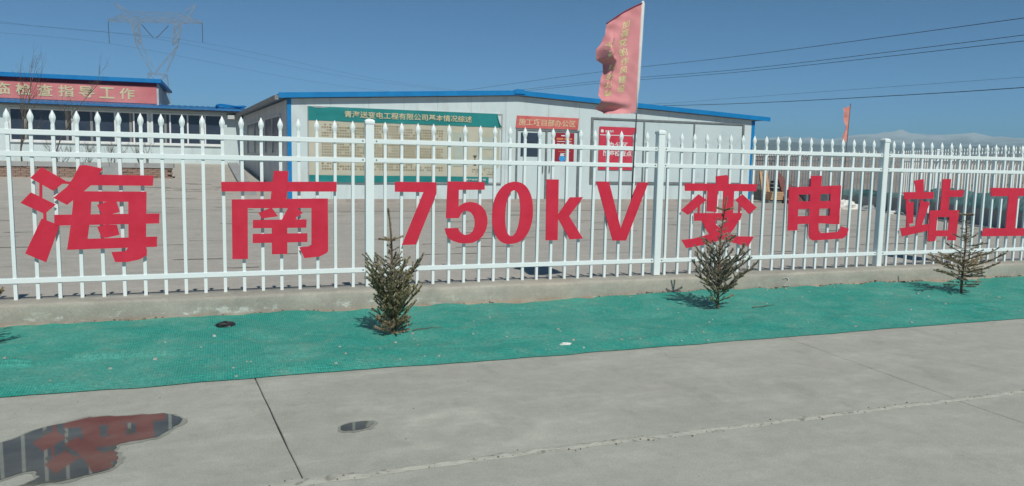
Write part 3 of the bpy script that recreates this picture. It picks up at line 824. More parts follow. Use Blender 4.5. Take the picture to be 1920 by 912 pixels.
# ------------------------------------------------------------------ red letters on the fence
LETTERS = {
 'hai': [
  [(-2.421,1.205),(-2.265,1.102),(-2.351,1.026),(-2.498,1.122)],
  [(-2.44,1.096),(-2.421,1.088),(-2.426,0.968),(-2.445,0.977)],
  [(-2.499,1.014),(-2.339,0.922),(-2.415,0.851),(-2.569,0.935)],
  [(-2.424,0.871),(-2.404,0.862),(-2.404,0.79),(-2.425,0.795)],
  [(-2.436,0.817),(-2.32,0.763),(-2.419,0.481),(-2.555,0.552)],
  [(-2.287,1.102),(-2.229,1.096),(-2.229,1.078),(-2.288,1.08)],
  [(-2.169,1.221),(-2.125,1.225),(-2.011,1.199),(-2.042,1.15),(-2.099,1.068),(-2.153,1.018),(-2.263,0.919),(-2.353,0.973),(-2.258,1.058),(-2.212,1.13)],
  [(-2.096,1.153),(-1.656,1.15),(-1.664,1.069),(-2.115,1.07)],
  [(-2.215,1.024),(-1.71,1.023),(-1.715,0.943),(-2.223,0.943)],
  [(-2.214,1.018),(-2.095,0.996),(-2.107,0.842),(-2.146,0.575),(-2.276,0.574),(-2.245,0.762),(-2.223,0.924)],
  [(-2.257,0.644),(-2.142,0.656),(-1.644,0.666),(-1.648,0.584),(-2.276,0.574)],
  [(-2.352,0.844),(-1.622,0.85),(-1.627,0.771),(-2.353,0.761)],
  [(-1.84,1.022),(-1.71,1.023),(-1.728,0.569),(-1.72,0.567),(-1.723,0.517),(-1.774,0.486),(-1.858,0.468),(-1.949,0.47),(-1.973,0.549),(-1.872,0.554),(-1.851,0.59)],
  [(-2.06,0.919),(-2.007,0.94),(-1.926,0.951),(-1.904,0.864),(-1.962,0.846),(-2.031,0.843)],
  [(-2.065,0.749),(-2.005,0.766),(-1.928,0.763),(-1.911,0.684),(-2.0,0.663),(-2.037,0.663)],
 ],
 'nan': [
  [(-1.159,1.105),(-0.235,1.113),(-0.237,1.029),(-1.158,1.027)],
  [(-0.748,1.201),(-0.631,1.198),(-0.651,0.96),(-0.778,0.96)],
  [(-1.081,0.962),(-0.312,0.97),(-0.313,0.889),(-1.082,0.889)],
  [(-1.081,0.962),(-0.957,0.962),(-0.964,0.467),(-1.085,0.469)],
  [(-0.446,0.97),(-0.31,0.97),(-0.31,0.52),(-0.323,0.501),(-0.384,0.472),(-0.509,0.462),(-0.551,0.556),(-0.476,0.562),(-0.45,0.576)],
  [(-0.876,0.851),(-0.77,0.895),(-0.719,0.82),(-0.849,0.803)],
  [(-0.636,0.895),(-0.573,0.895),(-0.517,0.849),(-0.574,0.81),(-0.574,0.786),(-0.691,0.787)],
  [(-0.919,0.792),(-0.487,0.793),(-0.491,0.722),(-0.92,0.723)],
  [(-0.923,0.676),(-0.482,0.675),(-0.483,0.6),(-0.924,0.599)],
  [(-0.771,0.784),(-0.646,0.782),(-0.648,0.501),(-0.773,0.501)],
 ],
 'seven': [
  [(0.268,1.118),(0.645,1.116),(0.646,1.017),(0.459,0.559),(0.333,0.556),(0.527,1.027),(0.269,1.03)],
 ],
 'five': [
  [(0.748,1.125),(1.101,1.123),(1.102,1.052),(0.855,1.049),(0.854,0.896),(0.876,0.913),(0.914,0.933),(0.965,0.941),(1.024,0.931),(1.072,0.905),(1.113,0.856),(1.132,0.795),(1.135,0.742),(1.12,0.681),(1.092,0.628),(1.049,0.587),(0.99,0.563),(0.927,0.559),(0.864,0.564),(0.81,0.582),(0.763,0.607),(0.739,0.649),(0.725,0.701),(0.853,0.703),(0.863,0.677),(0.887,0.65),(0.922,0.637),(0.961,0.644),(0.993,0.671),(1.01,0.717),(1.011,0.766),(0.998,0.811),(0.97,0.845),(0.935,0.86),(0.904,0.855),(0.877,0.831),(0.858,0.793),(0.736,0.792)],
 ],
 'zero': [
  ('ring',[(1.586,0.85),(1.584,0.788),(1.575,0.737),(1.561,0.691),(1.542,0.65),(1.519,0.616),(1.491,0.587),(1.459,0.566),(1.422,0.553),(1.379,0.546),(1.336,0.545),(1.3,0.553),(1.269,0.568),(1.242,0.592),(1.219,0.622),(1.201,0.658),(1.188,0.701),(1.18,0.75),(1.178,0.81),(1.181,0.872),(1.189,0.923),(1.202,0.97),(1.221,1.012),(1.244,1.048),(1.271,1.078),(1.302,1.102),(1.338,1.118),(1.38,1.128),(1.423,1.128),(1.459,1.119),(1.491,1.102),(1.519,1.078),(1.542,1.046),(1.561,1.008),(1.575,0.963),(1.583,0.912)],[(1.457,0.854),(1.455,0.813),(1.451,0.775),(1.446,0.74),(1.438,0.708),(1.429,0.68),(1.418,0.657),(1.406,0.639),(1.393,0.626),(1.378,0.62),(1.364,0.619),(1.352,0.626),(1.34,0.638),(1.33,0.656),(1.321,0.68),(1.315,0.708),(1.31,0.74),(1.307,0.776),(1.307,0.817),(1.308,0.857),(1.312,0.894),(1.318,0.928),(1.326,0.96),(1.335,0.987),(1.345,1.01),(1.357,1.028),(1.37,1.041),(1.384,1.047),(1.399,1.048),(1.411,1.042),(1.423,1.03),(1.433,1.013),(1.442,0.99),(1.448,0.962),(1.453,0.93),(1.456,0.894)]),
 ],
 'k': [
  [(1.716,1.154),(1.844,1.153),(1.848,0.572),(1.723,0.572)],
  [(1.84,0.821),(1.848,0.825),(1.966,0.984),(2.106,0.986),(1.963,0.804),(2.117,0.583),(1.975,0.578),(1.85,0.774),(1.841,0.797)],
 ],
 'v': [
  [(2.242,1.137),(2.381,1.137),(2.529,0.678),(2.701,1.132),(2.823,1.134),(2.592,0.555),(2.442,0.557)],
 ],
 'bian': [
  [(3.618,1.203),(3.754,1.22),(3.778,1.191),(3.777,1.124),(3.623,1.123)],
  [(3.246,1.128),(4.144,1.127),(4.135,1.051),(3.253,1.051)],
  [(3.523,1.057),(3.651,1.058),(3.647,0.832),(3.524,0.842)],
  [(3.718,1.058),(3.854,1.059),(3.852,0.819),(3.721,0.82)],
  [(3.418,1.018),(3.517,0.959),(3.3,0.807),(3.217,0.854)],
  [(3.96,1.019),(4.152,0.879),(4.056,0.81),(3.874,0.959)],
  [(3.419,0.936),(3.441,0.936),(3.437,0.819),(3.415,0.819)],
  [(3.92,0.926),(3.945,0.926),(3.944,0.816),(3.92,0.816)],
  [(3.374,0.824),(3.966,0.822),(3.948,0.748),(3.378,0.744)],
  [(3.468,0.748),(3.629,0.747),(3.649,0.699),(3.731,0.646),(3.824,0.601),(3.941,0.575),(4.133,0.569),(4.064,0.462),(3.934,0.493),(3.783,0.53),(3.691,0.556),(3.564,0.61),(3.517,0.663)],
  [(3.811,0.821),(3.966,0.82),(3.92,0.725),(3.867,0.649),(3.813,0.597),(3.692,0.536),(3.526,0.497),(3.296,0.464),(3.235,0.55),(3.379,0.561),(3.543,0.596),(3.663,0.642),(3.739,0.707),(3.786,0.764)],
 ],
 'dian': [
  [(4.85,1.223),(5.0,1.225),(4.994,1.013),(4.995,0.661),(5.004,0.62),(5.035,0.592),(5.271,0.602),(5.299,0.62),(5.31,0.666),(5.427,0.637),(5.403,0.563),(5.348,0.527),(4.933,0.512),(4.886,0.531),(4.866,0.572),(4.861,0.707)],
  [(4.561,1.096),(5.275,1.122),(5.28,1.032),(4.561,1.014)],
  [(4.566,0.942),(5.283,0.95),(5.284,0.868),(4.57,0.857)],
  [(4.572,0.782),(5.285,0.788),(5.287,0.689),(5.147,0.695),(4.986,0.702),(4.7,0.696),(4.575,0.697)],
  [(4.561,1.096),(4.693,1.097),(4.708,0.628),(4.576,0.626)],
  [(5.127,1.117),(5.275,1.122),(5.284,0.689),(5.15,0.691)],
 ],
 'zhan': [
  [(6.353,1.184),(6.501,1.204),(6.517,1.051),(6.402,1.051)],
  [(6.206,1.05),(6.674,1.056),(6.677,0.975),(6.22,0.969)],
  [(6.246,0.929),(6.368,0.936),(6.387,0.689),(6.289,0.679)],
  [(6.246,0.986),(6.294,0.986),(6.3,0.927),(6.252,0.927)],
  [(6.479,0.977),(6.528,0.943),(6.626,0.933),(6.524,0.669),(6.529,0.62),(6.426,0.621),(6.427,0.67)],
  [(6.192,0.632),(6.646,0.679),(6.758,0.607),(6.615,0.595),(6.23,0.536)],
  [(6.283,0.686),(6.324,0.685),(6.334,0.64),(6.287,0.641)],
  [(6.799,1.207),(6.934,1.209),(6.931,0.821),(6.795,0.822)],
  [(6.919,1.076),(7.157,1.081),(7.145,0.997),(6.921,0.997)],
  [(6.629,0.837),(7.106,0.838),(7.108,0.756),(6.631,0.759)],
  [(6.629,0.837),(6.76,0.836),(6.756,0.472),(6.631,0.473)],
  [(6.952,0.838),(7.106,0.838),(7.09,0.474),(6.951,0.477)],
  [(6.628,0.599),(7.092,0.598),(7.094,0.524),(6.633,0.529)],
 ],
 'gong': [
  [(7.605,1.11),(8.361,1.108),(8.366,1.012),(7.625,1.005)],
  [(7.923,1.026),(8.093,1.027),(8.089,0.597),(7.923,0.599)],
  [(7.542,0.614),(8.578,0.601),(8.575,0.507),(7.522,0.516)],
 ],
}

LAB = {
 'hai': 'largest red cut-out Chinese character, with three slanting dots at its side, on the fence',
 'nan': 'red cut-out Chinese character like an open box under a cross, on the fence',
 'seven': 'red cut-out numeral seven on the white fence beside the post',
 'five': 'red cut-out numeral five on the white fence',
 'zero': 'red cut-out numeral zero on the white fence',
 'k': 'red cut-out lower case letter k on the white fence',
 'v': 'red cut-out capital letter V on the white fence below the flag',
 'bian': 'red cut-out Chinese character partly hidden by the slender sapling tip',
 'dian': 'red cut-out Chinese character shaped like a windowed box with a tail',
 'zhan': 'red cut-out Chinese character of two halves beside the sparse tan sapling',
 'gong': 'red cut-out Chinese character shaped like a capital I on the fence',
}
YF, YB = -0.046, -0.040
for key, polys in LETTERS.items():
    b = MB()
    for i, pl in enumerate(polys):
        f = YF-0.0003*i; k_ = YB-0.0003*i
        if pl[0] == 'ring':
            o_, i_ = pl[1], pl[2]; n = len(o_)
            b.add([(x, f, z) for x, z in o_]+[(x, f, z) for x, z in i_]+[(x, k_, z) for x, z in o_]+[(x, k_, z) for x, z in i_],
                  [(q, n+q, n+(q+1) % n, (q+1) % n) for q in range(n)]+[(2*n+q, 2*n+(q+1) % n, 3*n+(q+1) % n, 3*n+q) for q in range(n)]
                  + [(q, (q+1) % n, 2*n+(q+1) % n, 2*n+q) for q in range(n)]+[(n+q, 3*n+q, 3*n+(q+1) % n, n+(q+1) % n) for q in range(n)])
        else:
            b.prism_xz(pl, f, k_)
    o = b.build('red_letter', M['letter'])
    # origin at the lower middle of the letter
    mx = sum(v.co.x for v in o.data.vertices)/len(o.data.vertices); mz = min(v.co.z for v in o.data.vertices)
    o.data.transform(Matrix.Translation((-mx, -YB, -mz))); o.location = (mx, YB, mz)
    bm = bmesh.new(); bm.from_mesh(o.data); bmesh.ops.recalc_face_normals(bm, faces=bm.faces); bm.to_mesh(o.data); bm.free()
    tag(o, LAB[key], 'letter', 'red letters fixed to the fence')

# ------------------------------------------------------------------ knife flags on the fence
def lerp_table(t, tab):
    for (a, va), (b_, vb) in zip(tab[:-1], tab[1:]):
        if t <= b_:
            s = (t-a)/(b_-a); s = s*s*(3-2*s)
            return va+(vb-va)*s
    return tab[-1][1]

def knife_flag(px, label, dress=True, seed=0):
    """px: x of the pole foot; the cloth flies towards -X, seen from its back"""
    py = -0.0285
    t = thing('knife_flag', (px, py, 1.0), label, 'flag', 'red knife flags tied to the fence')
    lean = 0.0272
    def pole_x(z): return px+(z-1.0)*lean
    MB().tube([(pole_x(0.78), py, 0.78), (pole_x(2.05), py, 2.05), (pole_x(2.88), py, 2.88)], 0.0065, 8).build('pole', M['pole'], t, smooth=True)
    MB().tube([(pole_x(1.80)-0.004, py, 1.80), (pole_x(2.0)-0.004, py, 2.0), (pole_x(2.06)-0.006, py-0.002, 2.06), (pole_x(2.86)-0.006, py-0.002, 2.86), (pole_x(2.885)-0.004, py, 2.885)], [0.0095, 0.010, 0.019, 0.021, 0.010], 10).build('pole_sleeve', M['sleeve'], t, smooth=True)
    for z in (1.13, 1.29):
        MB().tube([(pole_x(z)-0.012, py-0.006, z-0.004), (pole_x(z), py-0.010, z), (pole_x(z)+0.012, py-0.006, z+0.004)], 0.003, 6).build('tie', M['cable'], t)
    width = [(0.0, 0.40), (0.10, 0.405), (0.20, 0.425), (0.30, 0.475), (0.39, 0.465), (0.45, 0.395), (0.52, 0.40), (0.66, 0.43), (0.85, 0.452), (0.93, 0.445), (1.0, 0.375)]
    def surf(u, v):
        zt = 2.862-0.235*u*(0.75+0.25*u)
        zb = 1.808+0.02*math.sin(u*5.2)*u-0.018*math.sin(math.pi*u)
        z = zt+(zb-zt)*v
        w = lerp_table(v, width)
        x = pole_x(z)-0.018-w*u
        # billow, folds and the curled free edge
        y = py-0.012-0.10*u*math.sin(u*2.2+0.5)*(0.55+0.45*v)
        y += 0.022*u*math.sin(7.0*v+5.0*u+seed)
        y += 0.010*math.sin(13*v-9*u+seed)*u
        fold = math.exp(-((u-0.83)/0.085)**2)*(math.exp(-((v-0.36)/0.13)**2)+0.35*math.exp(-((v-0.68)/0.16)**2))
        y -= 0.16*fold
        curl = math.exp(-((v-0.885+0.07*(u-0.6))/0.045)**2)*max(0, (u-0.12))*1.0
        y -= 0.085*curl
        y += 0.085*math.exp(-((v-0.955)/0.03)**2)*max(0, u-0.1)
        crease = math.sin((u*0.5+v*1.2)*34+2*math.sin(v*9))*0.0032*(0.35+u)
        return Vector((x, y+crease, z-0.012*fold))
    b = MB(); NU, NV = 44, 90
    rr = random.Random(5+seed)
    for j in range(NV+1):
        for i in range(NU+1):
            p = surf(i/NU, j/NV)
            if j == NV: p.z += rr.uniform(-0.006, 0.008)
            b.v.append(tuple(p))
    for j in range(NV):
        for i in range(NU):
            a = j*(NU+1)+i
            b.f.append((a, a+1, a+NU+2, a+NU+1))
    cl = b.build('cloth', M['cloth'], t, smooth=True)
    # hem along the slanted top
    MB().tube([tuple(surf(i/12, 0.0)+Vector((0, -0.002, 0))) for i in range(13)], 0.006, 6).build('hem', M['banner_top'], cl, smooth=True)
    if dress:
        def on(u, v):
            e = 0.004
            p = surf(u, v); du = surf(u+e, v)-p; dv = surf(u, v+e)-p
            n_ = du.cross(dv).normalized()
            if n_.y > 0: n_ = -n_
            return tuple(p+n_*0.003)
        # the writing is printed on the far face and shows through mirrored
        for k, ch in enumerate('加强党的作风建设'):
            v0 = 0.10+k*0.0885
            lettering(ch, 0.55, 0.335, v0+0.074, v0, 0, cl, M['flag_text'], bold=0.014, place=lambda u, v: on(u, v))
        for k, ch in enumerate('党员良好形象'):
            v0 = (0.245, 0.335, 0.46, 0.565, 0.655, 0.745)[k]
            lettering(ch, 0.90, 0.69, v0+0.072, v0, 0, cl, M['flag_text'], bold=0.014, place=lambda u, v: on(u, v))
    return t
knife_flag(2.6475, 'faded red knife flag with yellow writing tied to the white fence above the V')
knife_flag(8.72, 'second faded red knife flag on the same white fence past the I-shaped character', dress=False, seed=2)

# ------------------------------------------------------------------ spruce saplings
def sapling(base, h, label, seed, bands, mats, lean=(0.0, 0.0), cross=0.755, leader=0.5, lift=0.045, nd0=58, side=0.5):
    """bands: (s0, s1, count, len0, len1, elev0, elev1, needle material)"""
    r = random.Random(seed)
    t = thing('spruce_sapling', base, label, 'sapling', 'spruce saplings planted along the fence')
    B0 = Vector(base)
    def axis(s):
        return B0+Vector((lean[0]*h*s*s+0.010*math.sin(s*6+seed), lean[1]*h*s*s+0.008*math.cos(s*5+seed), h*s))
    MB().tube([axis(i/14)-Vector((0, 0, 0.03 if i == 0 else 0)) for i in range(15)], [0.0125*(1-i/14)**0.8+0.0022 for i in range(15)], 7).build('trunk', M['bark'], t, smooth=True)
    def needles(b, p0, p1, n, ln):
        d = (p1-p0); L_ = d.length; d.normalize()
        a = d.cross(Vector((0.2, 0.3, 1))).normalized(); c = d.cross(a)
        for k in range(n):
            th = r.uniform(0, 2*math.pi)
            rad = (math.cos(th)*a+math.sin(th)*c)
            dirn = (d*r.uniform(0.55, 1.0)+rad*r.uniform(0.5, 1.0)).normalized()
            q = p0+d*(L_*r.random()); l = ln*r.uniform(0.6, 1.15)
            sd = dirn.cross(Vector((r.uniform(-1, 1), r.uniform(-1, 1), r.uniform(-1, 1)))).normalized()*0.0021
            b.add([q-sd, q+sd, q+dirn*l], [(0, 1, 2)])
    def shoot(wood, leaf, p, d, L_, r0, depth, nd_, ln):
        segs = max(3, int(L_/0.035)); pts = [p.copy()]
        q = p.copy(); dd = d.copy()
        for i in range(segs):
            dd = (dd+Vector((r.gauss(0, 0.06), r.gauss(0, 0.06), lift+r.gauss(0, 0.03)))).normalized()
            q = q+dd*(L_/segs); pts.append(q.copy())
        wood.tube(pts, [r0*(1-0.75*i/segs) for i in range(segs+1)], 5)
        for i in range(segs):
            needles(leaf, pts[i], pts[i+1], int(nd_*(L_/segs)/0.035*(0.45 if depth == 0 and i < segs*0.3 else 1)), ln)
        needles(leaf, pts[-1]-dd*0.006, pts[-1]+dd*0.004, int(nd_*0.4), ln)
        if depth < 2:
            sd_ = -1 if r.random() < 0.5 else 1
            for i in range(1, segs):
                f = i/segs
                if r.random() < (0.28 if depth == 0 else 0.64): continue
                sd_ = -sd_
                dloc = (pts[i+1]-pts[i]).normalized()
                lat = dloc.cross(Vector((0, 0, 1))).normalized()*sd_
                nd2 = (dloc*0.75+lat*r.uniform(0.5, 0.95)+Vector((0, 0, r.uniform(-0.12, 0.28)))).normalized()
                l2 = L_*(side-0.7*side*f)*r.uniform(0.7, 1.15)
                if l2 > 0.025:
                    shoot(wood, leaf, pts[i], nd2, l2, r0*0.55, depth+1, nd_, ln)
    leaf = MB()
    for i in range(14):
        s0 = leader+(1-leader)*i/14; s1 = leader+(1-leader)*(i+1)/14
        needles(leaf, axis(s0), axis(s1), int(62 if s0 < cross else 105), 0.015 if s0 < cross else 0.020)
    leaf.build('leader', M[mats], t)
    ang = r.uniform(0, 6)
    for (s0, s1, n, l0, l1, e0, e1, mk) in bands:
        for k in range(n):
            f = (k+r.random()*0.7)/n
            ang += 2.4+r.uniform(-0.35, 0.35)
            el = e0+(e1-e0)*f+r.uniform(-0.13, 0.13)
            L_ = (l0+(l1-l0)*f)*r.uniform(0.78, 1.15)
            d = Vector((math.cos(ang)*math.cos(el), math.sin(ang)*math.cos(el), math.sin(el)))
            wood, leaf = MB(), MB()
            shoot(wood, leaf, axis(s0+(s1-s0)*f), d, L_, 0.0022+0.006*L_, 0, nd0, 0.0165)
            br = wood.build('branch', M['bark'], t)
            leaf.build('needles', M[mk], br)
    for a in (0.15, 1.9, 3.2, 4.7):
        wood, leaf = MB(), MB()
        d = Vector((math.cos(a)*0.97, math.sin(a)*0.97, 0.12)).normalized()
        shoot(wood, leaf, axis(cross), d, 0.085*h/0.95*r.uniform(0.85, 1.2), 0.003, 2, 95, 0.018)
        br = wood.build('branch', M['bark'], t)
        leaf.build('needles', M['needle_tan'], br)
    return t
sapling((0.022, -1.184, 0.02), 0.93, 'bushy brown-green spruce sapling in front of the fence post beside the 7', 3,
        [(0.0, 0.08, 22, 0.12, 0.16, 0.15, 0.6, 'needle_tan'), (0.04, 0.16, 16, 0.15, 0.20, 0.35, 0.8, 'needle_olive'), (0.08, 0.32, 20, 0.30, 0.36, 0.85, 0.68, 'needle_olive'), (0.32, 0.44, 8, 0.34, 0.27, 0.50, 0.60, 'needle_grey'), (0.46, 0.58, 7, 0.20, 0.12, 0.55, 0.7, 'needle_grey'), (0.58, 0.72, 8, 0.07, 0.04, 0.3, 0.5, 'needle_grey')],
        'needle_grey', lean=(-0.05, 0), leader=0.35)
sapling((3.001, -1.009, 0.015), 1.02, 'slender grey spruce sapling standing before a red character', 8,
        [(0.05, 0.16, 8, 0.16, 0.28, 0.35, 0.5, 'needle_olive'), (0.14, 0.36, 21, 0.40, 0.32, 0.46, 0.62, 'needle_grey'), (0.36, 0.54, 9, 0.28, 0.15, 0.55, 0.65, 'needle_grey'), (0.54, 0.60, 3, 0.24, 0.18, 0.4, 0.5, 'needle_grey'), (0.62, 0.86, 12, 0.055, 0.04, 0.25, 0.4, 'needle_grey')],
        'needle_grey', lean=(0.045, 0), cross=0.885, leader=0.45, side=0.42)
sapling((6.073, -0.987, 0.015), 0.87, 'sparse tan spruce sapling past the fence post with wide low branches', 17,
        [(0.10, 0.24, 11, 0.16, 0.28, 0.0, 0.2, 'needle_grey'), (0.22, 0.42, 13, 0.42, 0.40, 0.10, 0.32, 'needle_tan'), (0.42, 0.56, 7, 0.22, 0.16, 0.2, 0.35, 'needle_grey'), (0.58, 0.68, 5, 0.22, 0.16, 0.3, 0.45, 'needle_grey'), (0.70, 0.93, 11, 0.055, 0.04, 0.2, 0.35, 'needle_grey')],
        'needle_grey', lean=(-0.03, 0), cross=0.965, leader=0.42, lift=0.018, side=0.40)
sapling((-2.80, -1.0, 0.02), 0.90, 'spruce sapling beside the largest red character, only a twig tip in view', 26,
        [(0.05, 0.30, 16, 0.36, 0.38, 0.4, 0.6, 'needle_tan'), (0.30, 0.60, 12, 0.34, 0.14, 0.5, 0.6, 'needle_grey')], 'needle_grey', leader=0.4)

# ------------------------------------------------------------------ litter on the net
def crumple(name, c, sx, sy, sz, material, label, cat, seed):
    r = random.Random(seed); b = MB(); NU, NV = 18, 9
    for j in range(NV+1):
        for i in range(NU):
            th = 2*math.pi*i/NU; ph = math.pi*(j/NV)/2
            q = 1+0.34*fbm(math.cos(th)*1.7+seed, math.sin(th)*1.7, j*0.35)+r.uniform(-0.05, 0.05)
            b.v.append((sx*q*math.cos(th)*math.cos(ph), sy*q*math.sin(th)*math.cos(ph), sz*q*math.sin(ph)))
    for j in range(NV):
        for i in range(NU):
            i2 = (i+1) % NU
            b.f.append((j*NU+i, j*NU+i2, (j+1)*NU+i2, (j+1)*NU+i))
    o = b.build(name, material, None, c)
    return tag(o, label, cat)
crumple('plastic_bag', (-1.15, -0.67, net_z(-1.15, -0.67)-0.004), 0.075, 0.05, 0.032, M['bag_black'], 'flattened black plastic bag lying on the green netting', 'bag', 2)
crumple('foam_scrap', (1.12, -1.85, net_z(1.12, -1.85)-0.002), 0.042, 0.02, 0.014, M['foam'], 'small white foam scrap lying on the netting near the road edge', 'scrap', 4)
for (x, y, a, ln, lab) in ((0.17, -1.16, 0.15, 0.24, 'thin dead twig lying on the netting beside the bushy sapling'), (3.35, -1.06, 0.05, 0.26, 'thin dead twig lying on the netting beside the slender sapling')):
    pts = [(x+ln*k/6*math.cos(a), y+ln*k/6*math.sin(a)+0.012*math.sin(k*1.7), net_z(x+ln*k/6, y)+0.010) for k in range(7)]
    o = MB().tube(pts, [0.004, 0.0042, 0.004, 0.0035, 0.003, 0.0025, 0.002], 6).build('dead_twig', M['twig'])
    tag(o, lab, 'twig')
# sprig standing at the kerb foot
# ------------------------------------------------------------------ gabled site office
YW = 16.66                                # front face of the gable wall
def gable(x):
    if x < 7.8: return 3.03+(3.44-3.03)*(x-0.68)/(7.8-0.68)
    return 3.44+(2.99-3.44)*(x-7.8)/(17.14-7.8)
office = thing('site_office', (8.9, YW, 0), 'white panelled gable-fronted site office with bright blue roof trim', 'building')
xs_ = [0.70, 1.85, 2.98, 4.06, 5.13, 6.22, 7.40, 8.90, 10.02, 11.18, 12.34, 13.50, 14.66, 15.82, 17.05]
for a, c in zip(xs_[:-1], xs_[1:]):
    pts = [(a+0.004, 0.10), (c-0.004, 0.10), (c-0.004, gable(c)), (a+0.004, gable(a))]
    if a < 7.8 < c: pts.insert(3, (7.8, gable(7.8)))
    MB().prism_xz(pts, YW, YW+0.075).build('wall_panel', M['wall'], office)
MB().prism_xz([(0.72, 0.02), (17.03, 0.02), (17.03, 2.95), (7.8, 3.40), (0.72, 3.0)], YW+0.012, YW+0.07).build('panel_core', M['seam'], office)
MB().box(0.55, 17.2, YW-0.07, YW+0.1, -0.05, 0.105).build('footing', M['plinth'], office)
MB().prism_xz([(0.60, 0.10), (0.715, 0.10), (0.715, 3.03), (0.60, 3.03)], YW-0.012, YW+0.09).build('corner_column', M['blue'], office)
MB().prism_xz([(17.03, 0.10), (17.17, 0.10), (17.17, 2.99), (17.03, 2.99)], YW-0.012, YW+0.09).build('corner_column', M['blue'], office)
# side wall running back to the wing, slightly splayed
S0, S1 = Vector((0.66, YW+0.09, 0)), Vector((-0.36, 27.95, 0))
def sidept(t, z, off=0.0):
    p = S0.lerp(S1, t); n_ = Vector((-(S1-S0).y, (S1-S0).x, 0)).normalized()
    return (p.x+n_.x*off, p.y+n_.y*off, z)
ns = 10
for i in range(ns):
    t0, t1 = i/ns+0.0006, (i+1)/ns-0.0006
    MB().hexa([sidept(t0, 0.0), sidept(t0, 0.0, -0.07), sidept(t1, 0.0, -0.07), sidept(t1, 0.0)][::-1],
              [sidept(t0, 3.03), sidept(t0, 3.03, -0.07), sidept(t1, 3.03, -0.07), sidept(t1, 3.03)][::-1]).build('side_panel', M['sidewall'], office)
for t0, t1 in ((0.13, 0.42), (0.48, 0.86)):
    w = MB()
    for (a, c, z0, z1) in ((t0, t1, 1.42, 1.47), (t0, t1, 2.60, 2.65), (t0, t0+0.006, 1.47, 2.60), (t1-0.006, t1, 1.47, 2.60), ((t0+t1)/2-0.003, (t0+t1)/2+0.003, 1.47, 2.60)):
        w.hexa([sidept(a, z0, 0.05), sidept(a, z0, 0.001), sidept(c, z0, 0.001), sidept(c, z0, 0.05)][::-1], [sidept(a, z1, 0.05), sidept(a, z1, 0.001), sidept(c, z1, 0.001), sidept(c, z1, 0.05)][::-1])
    wo_ = w.build('side_window', M['sidewall'], office)
    for k in range(2):
        a = t0+0.006+(t1-t0)/2*k; c = a+(t1-t0)/2-0.012
        MB().hexa([sidept(a, 1.47, 0.02), sidept(a, 1.47, 0.004), sidept(c, 1.47, 0.004), sidept(c, 1.47, 0.02)][::-1], [sidept(a, 2.60, 0.02), sidept(a, 2.60, 0.004), sidept(c, 2.60, 0.004), sidept(c, 2.60, 0.02)][::-1]).build('pane', mat('streaked_glass', (0.03, 0.035, 0.05), (0.20, 0.21, 0.24), 6, 0.3, stretch=(7, 7, 0.3)), wo_)
# roof: two slopes with an overhang at the front
YR = 16.50
def roof_edge(x): return 3.12+(3.55-3.12)*(x-0.36)/(7.8-0.36) if x < 7.8 else 3.55+(3.07-3.55)*(x-7.8)/(17.72-7.8)
for name, (xa, xb), back in (('roof', (0.36, 7.8), (-0.62, 7.0)), ('roof', (7.8, 17.72), (7.0, 17.3))):
    za, zb = roof_edge(xa), roof_edge(xb)
    ro = MB().hexa([(xa, YR+0.03, za-0.05), (xb, YR+0.03, zb-0.05), (back[1], 28.4, zb-0.05), (back[0], 28.4, za-0.05)],
              [(xa, YR+0.03, za+0.03), (xb, YR+0.03, zb+0.03), (back[1], 28.4, zb+0.03), (back[0], 28.4, za+0.03)]).build(name, M['tile'], office)
    MB().prism_xz([(xa, za-0.09), (xb, zb-0.09), (xb, zb+0.06), (xa, za+0.06)], YR-0.02, YR+0.028).build('fascia', M['blue'], ro)
MB().prism_xz([(7.62, 3.50), (7.98, 3.50), (7.98, 3.60), (7.90, 3.645), (7.70, 3.645), (7.62, 3.60)], YR-0.05, YR+0.15).build('ridge_cap', M['blue'], office)
MB().prism_xz([(0.45, 3.045), (7.8, 3.455), (7.8, 3.50), (0.45, 3.09)], YR+0.03, YW-0.002).build('soffit', M['soffit'], office)
MB().prism_xz([(7.802, 3.455), (17.5, 3.005), (17.5, 3.05), (7.802, 3.50)], YR+0.03, YW-0.002).build('soffit', M['soffit'], office)
MB().hexa([(0.25, 16.58, 2.98), (0.36, 16.58, 2.98), (-0.62, 28.4, 2.98), (-0.74, 28.4, 2.98)], [(0.25, 16.58, 3.11), (0.36, 16.58, 3.11), (-0.62, 28.4, 3.11), (-0.74, 28.4, 3.11)]).build('gutter', M['soffit'], office)
# double door
YD = YW-0.006
door_fr = MB()
for (x0, x1, z0, z1) in ((7.76, 10.02, 2.345, 2.40), (7.76, 7.81, 0.10, 2.345), (9.97, 10.02, 0.10, 2.345), (8.80, 8.86, 0.10, 2.345)):
    door_fr.box(x0, x1, YW-0.055, YW-0.001, z0, z1)
door_fr.build('door_frame', M['frame_grey'], office)
for x0, x1 in ((7.82, 8.79), (8.87, 9.96)):
    d = MB().box(x0, x1, YW-0.030, YW-0.001, 0.11, 2.335).build('door', M['wall'], office)
    hx = x1-0.08 if x0 < 8 else x0+0.08
    MB().box(hx-0.015, hx+0.015, YW-0.075, YW-0.031, 0.98, 1.22).build('handle', M['frame_grey'], d)
    if x0 < 8:
        MB().box(7.92, 8.62, YW-0.036, YW-0.0305, 1.50, 2.28).build('door_window', M['glass_dark'], d)

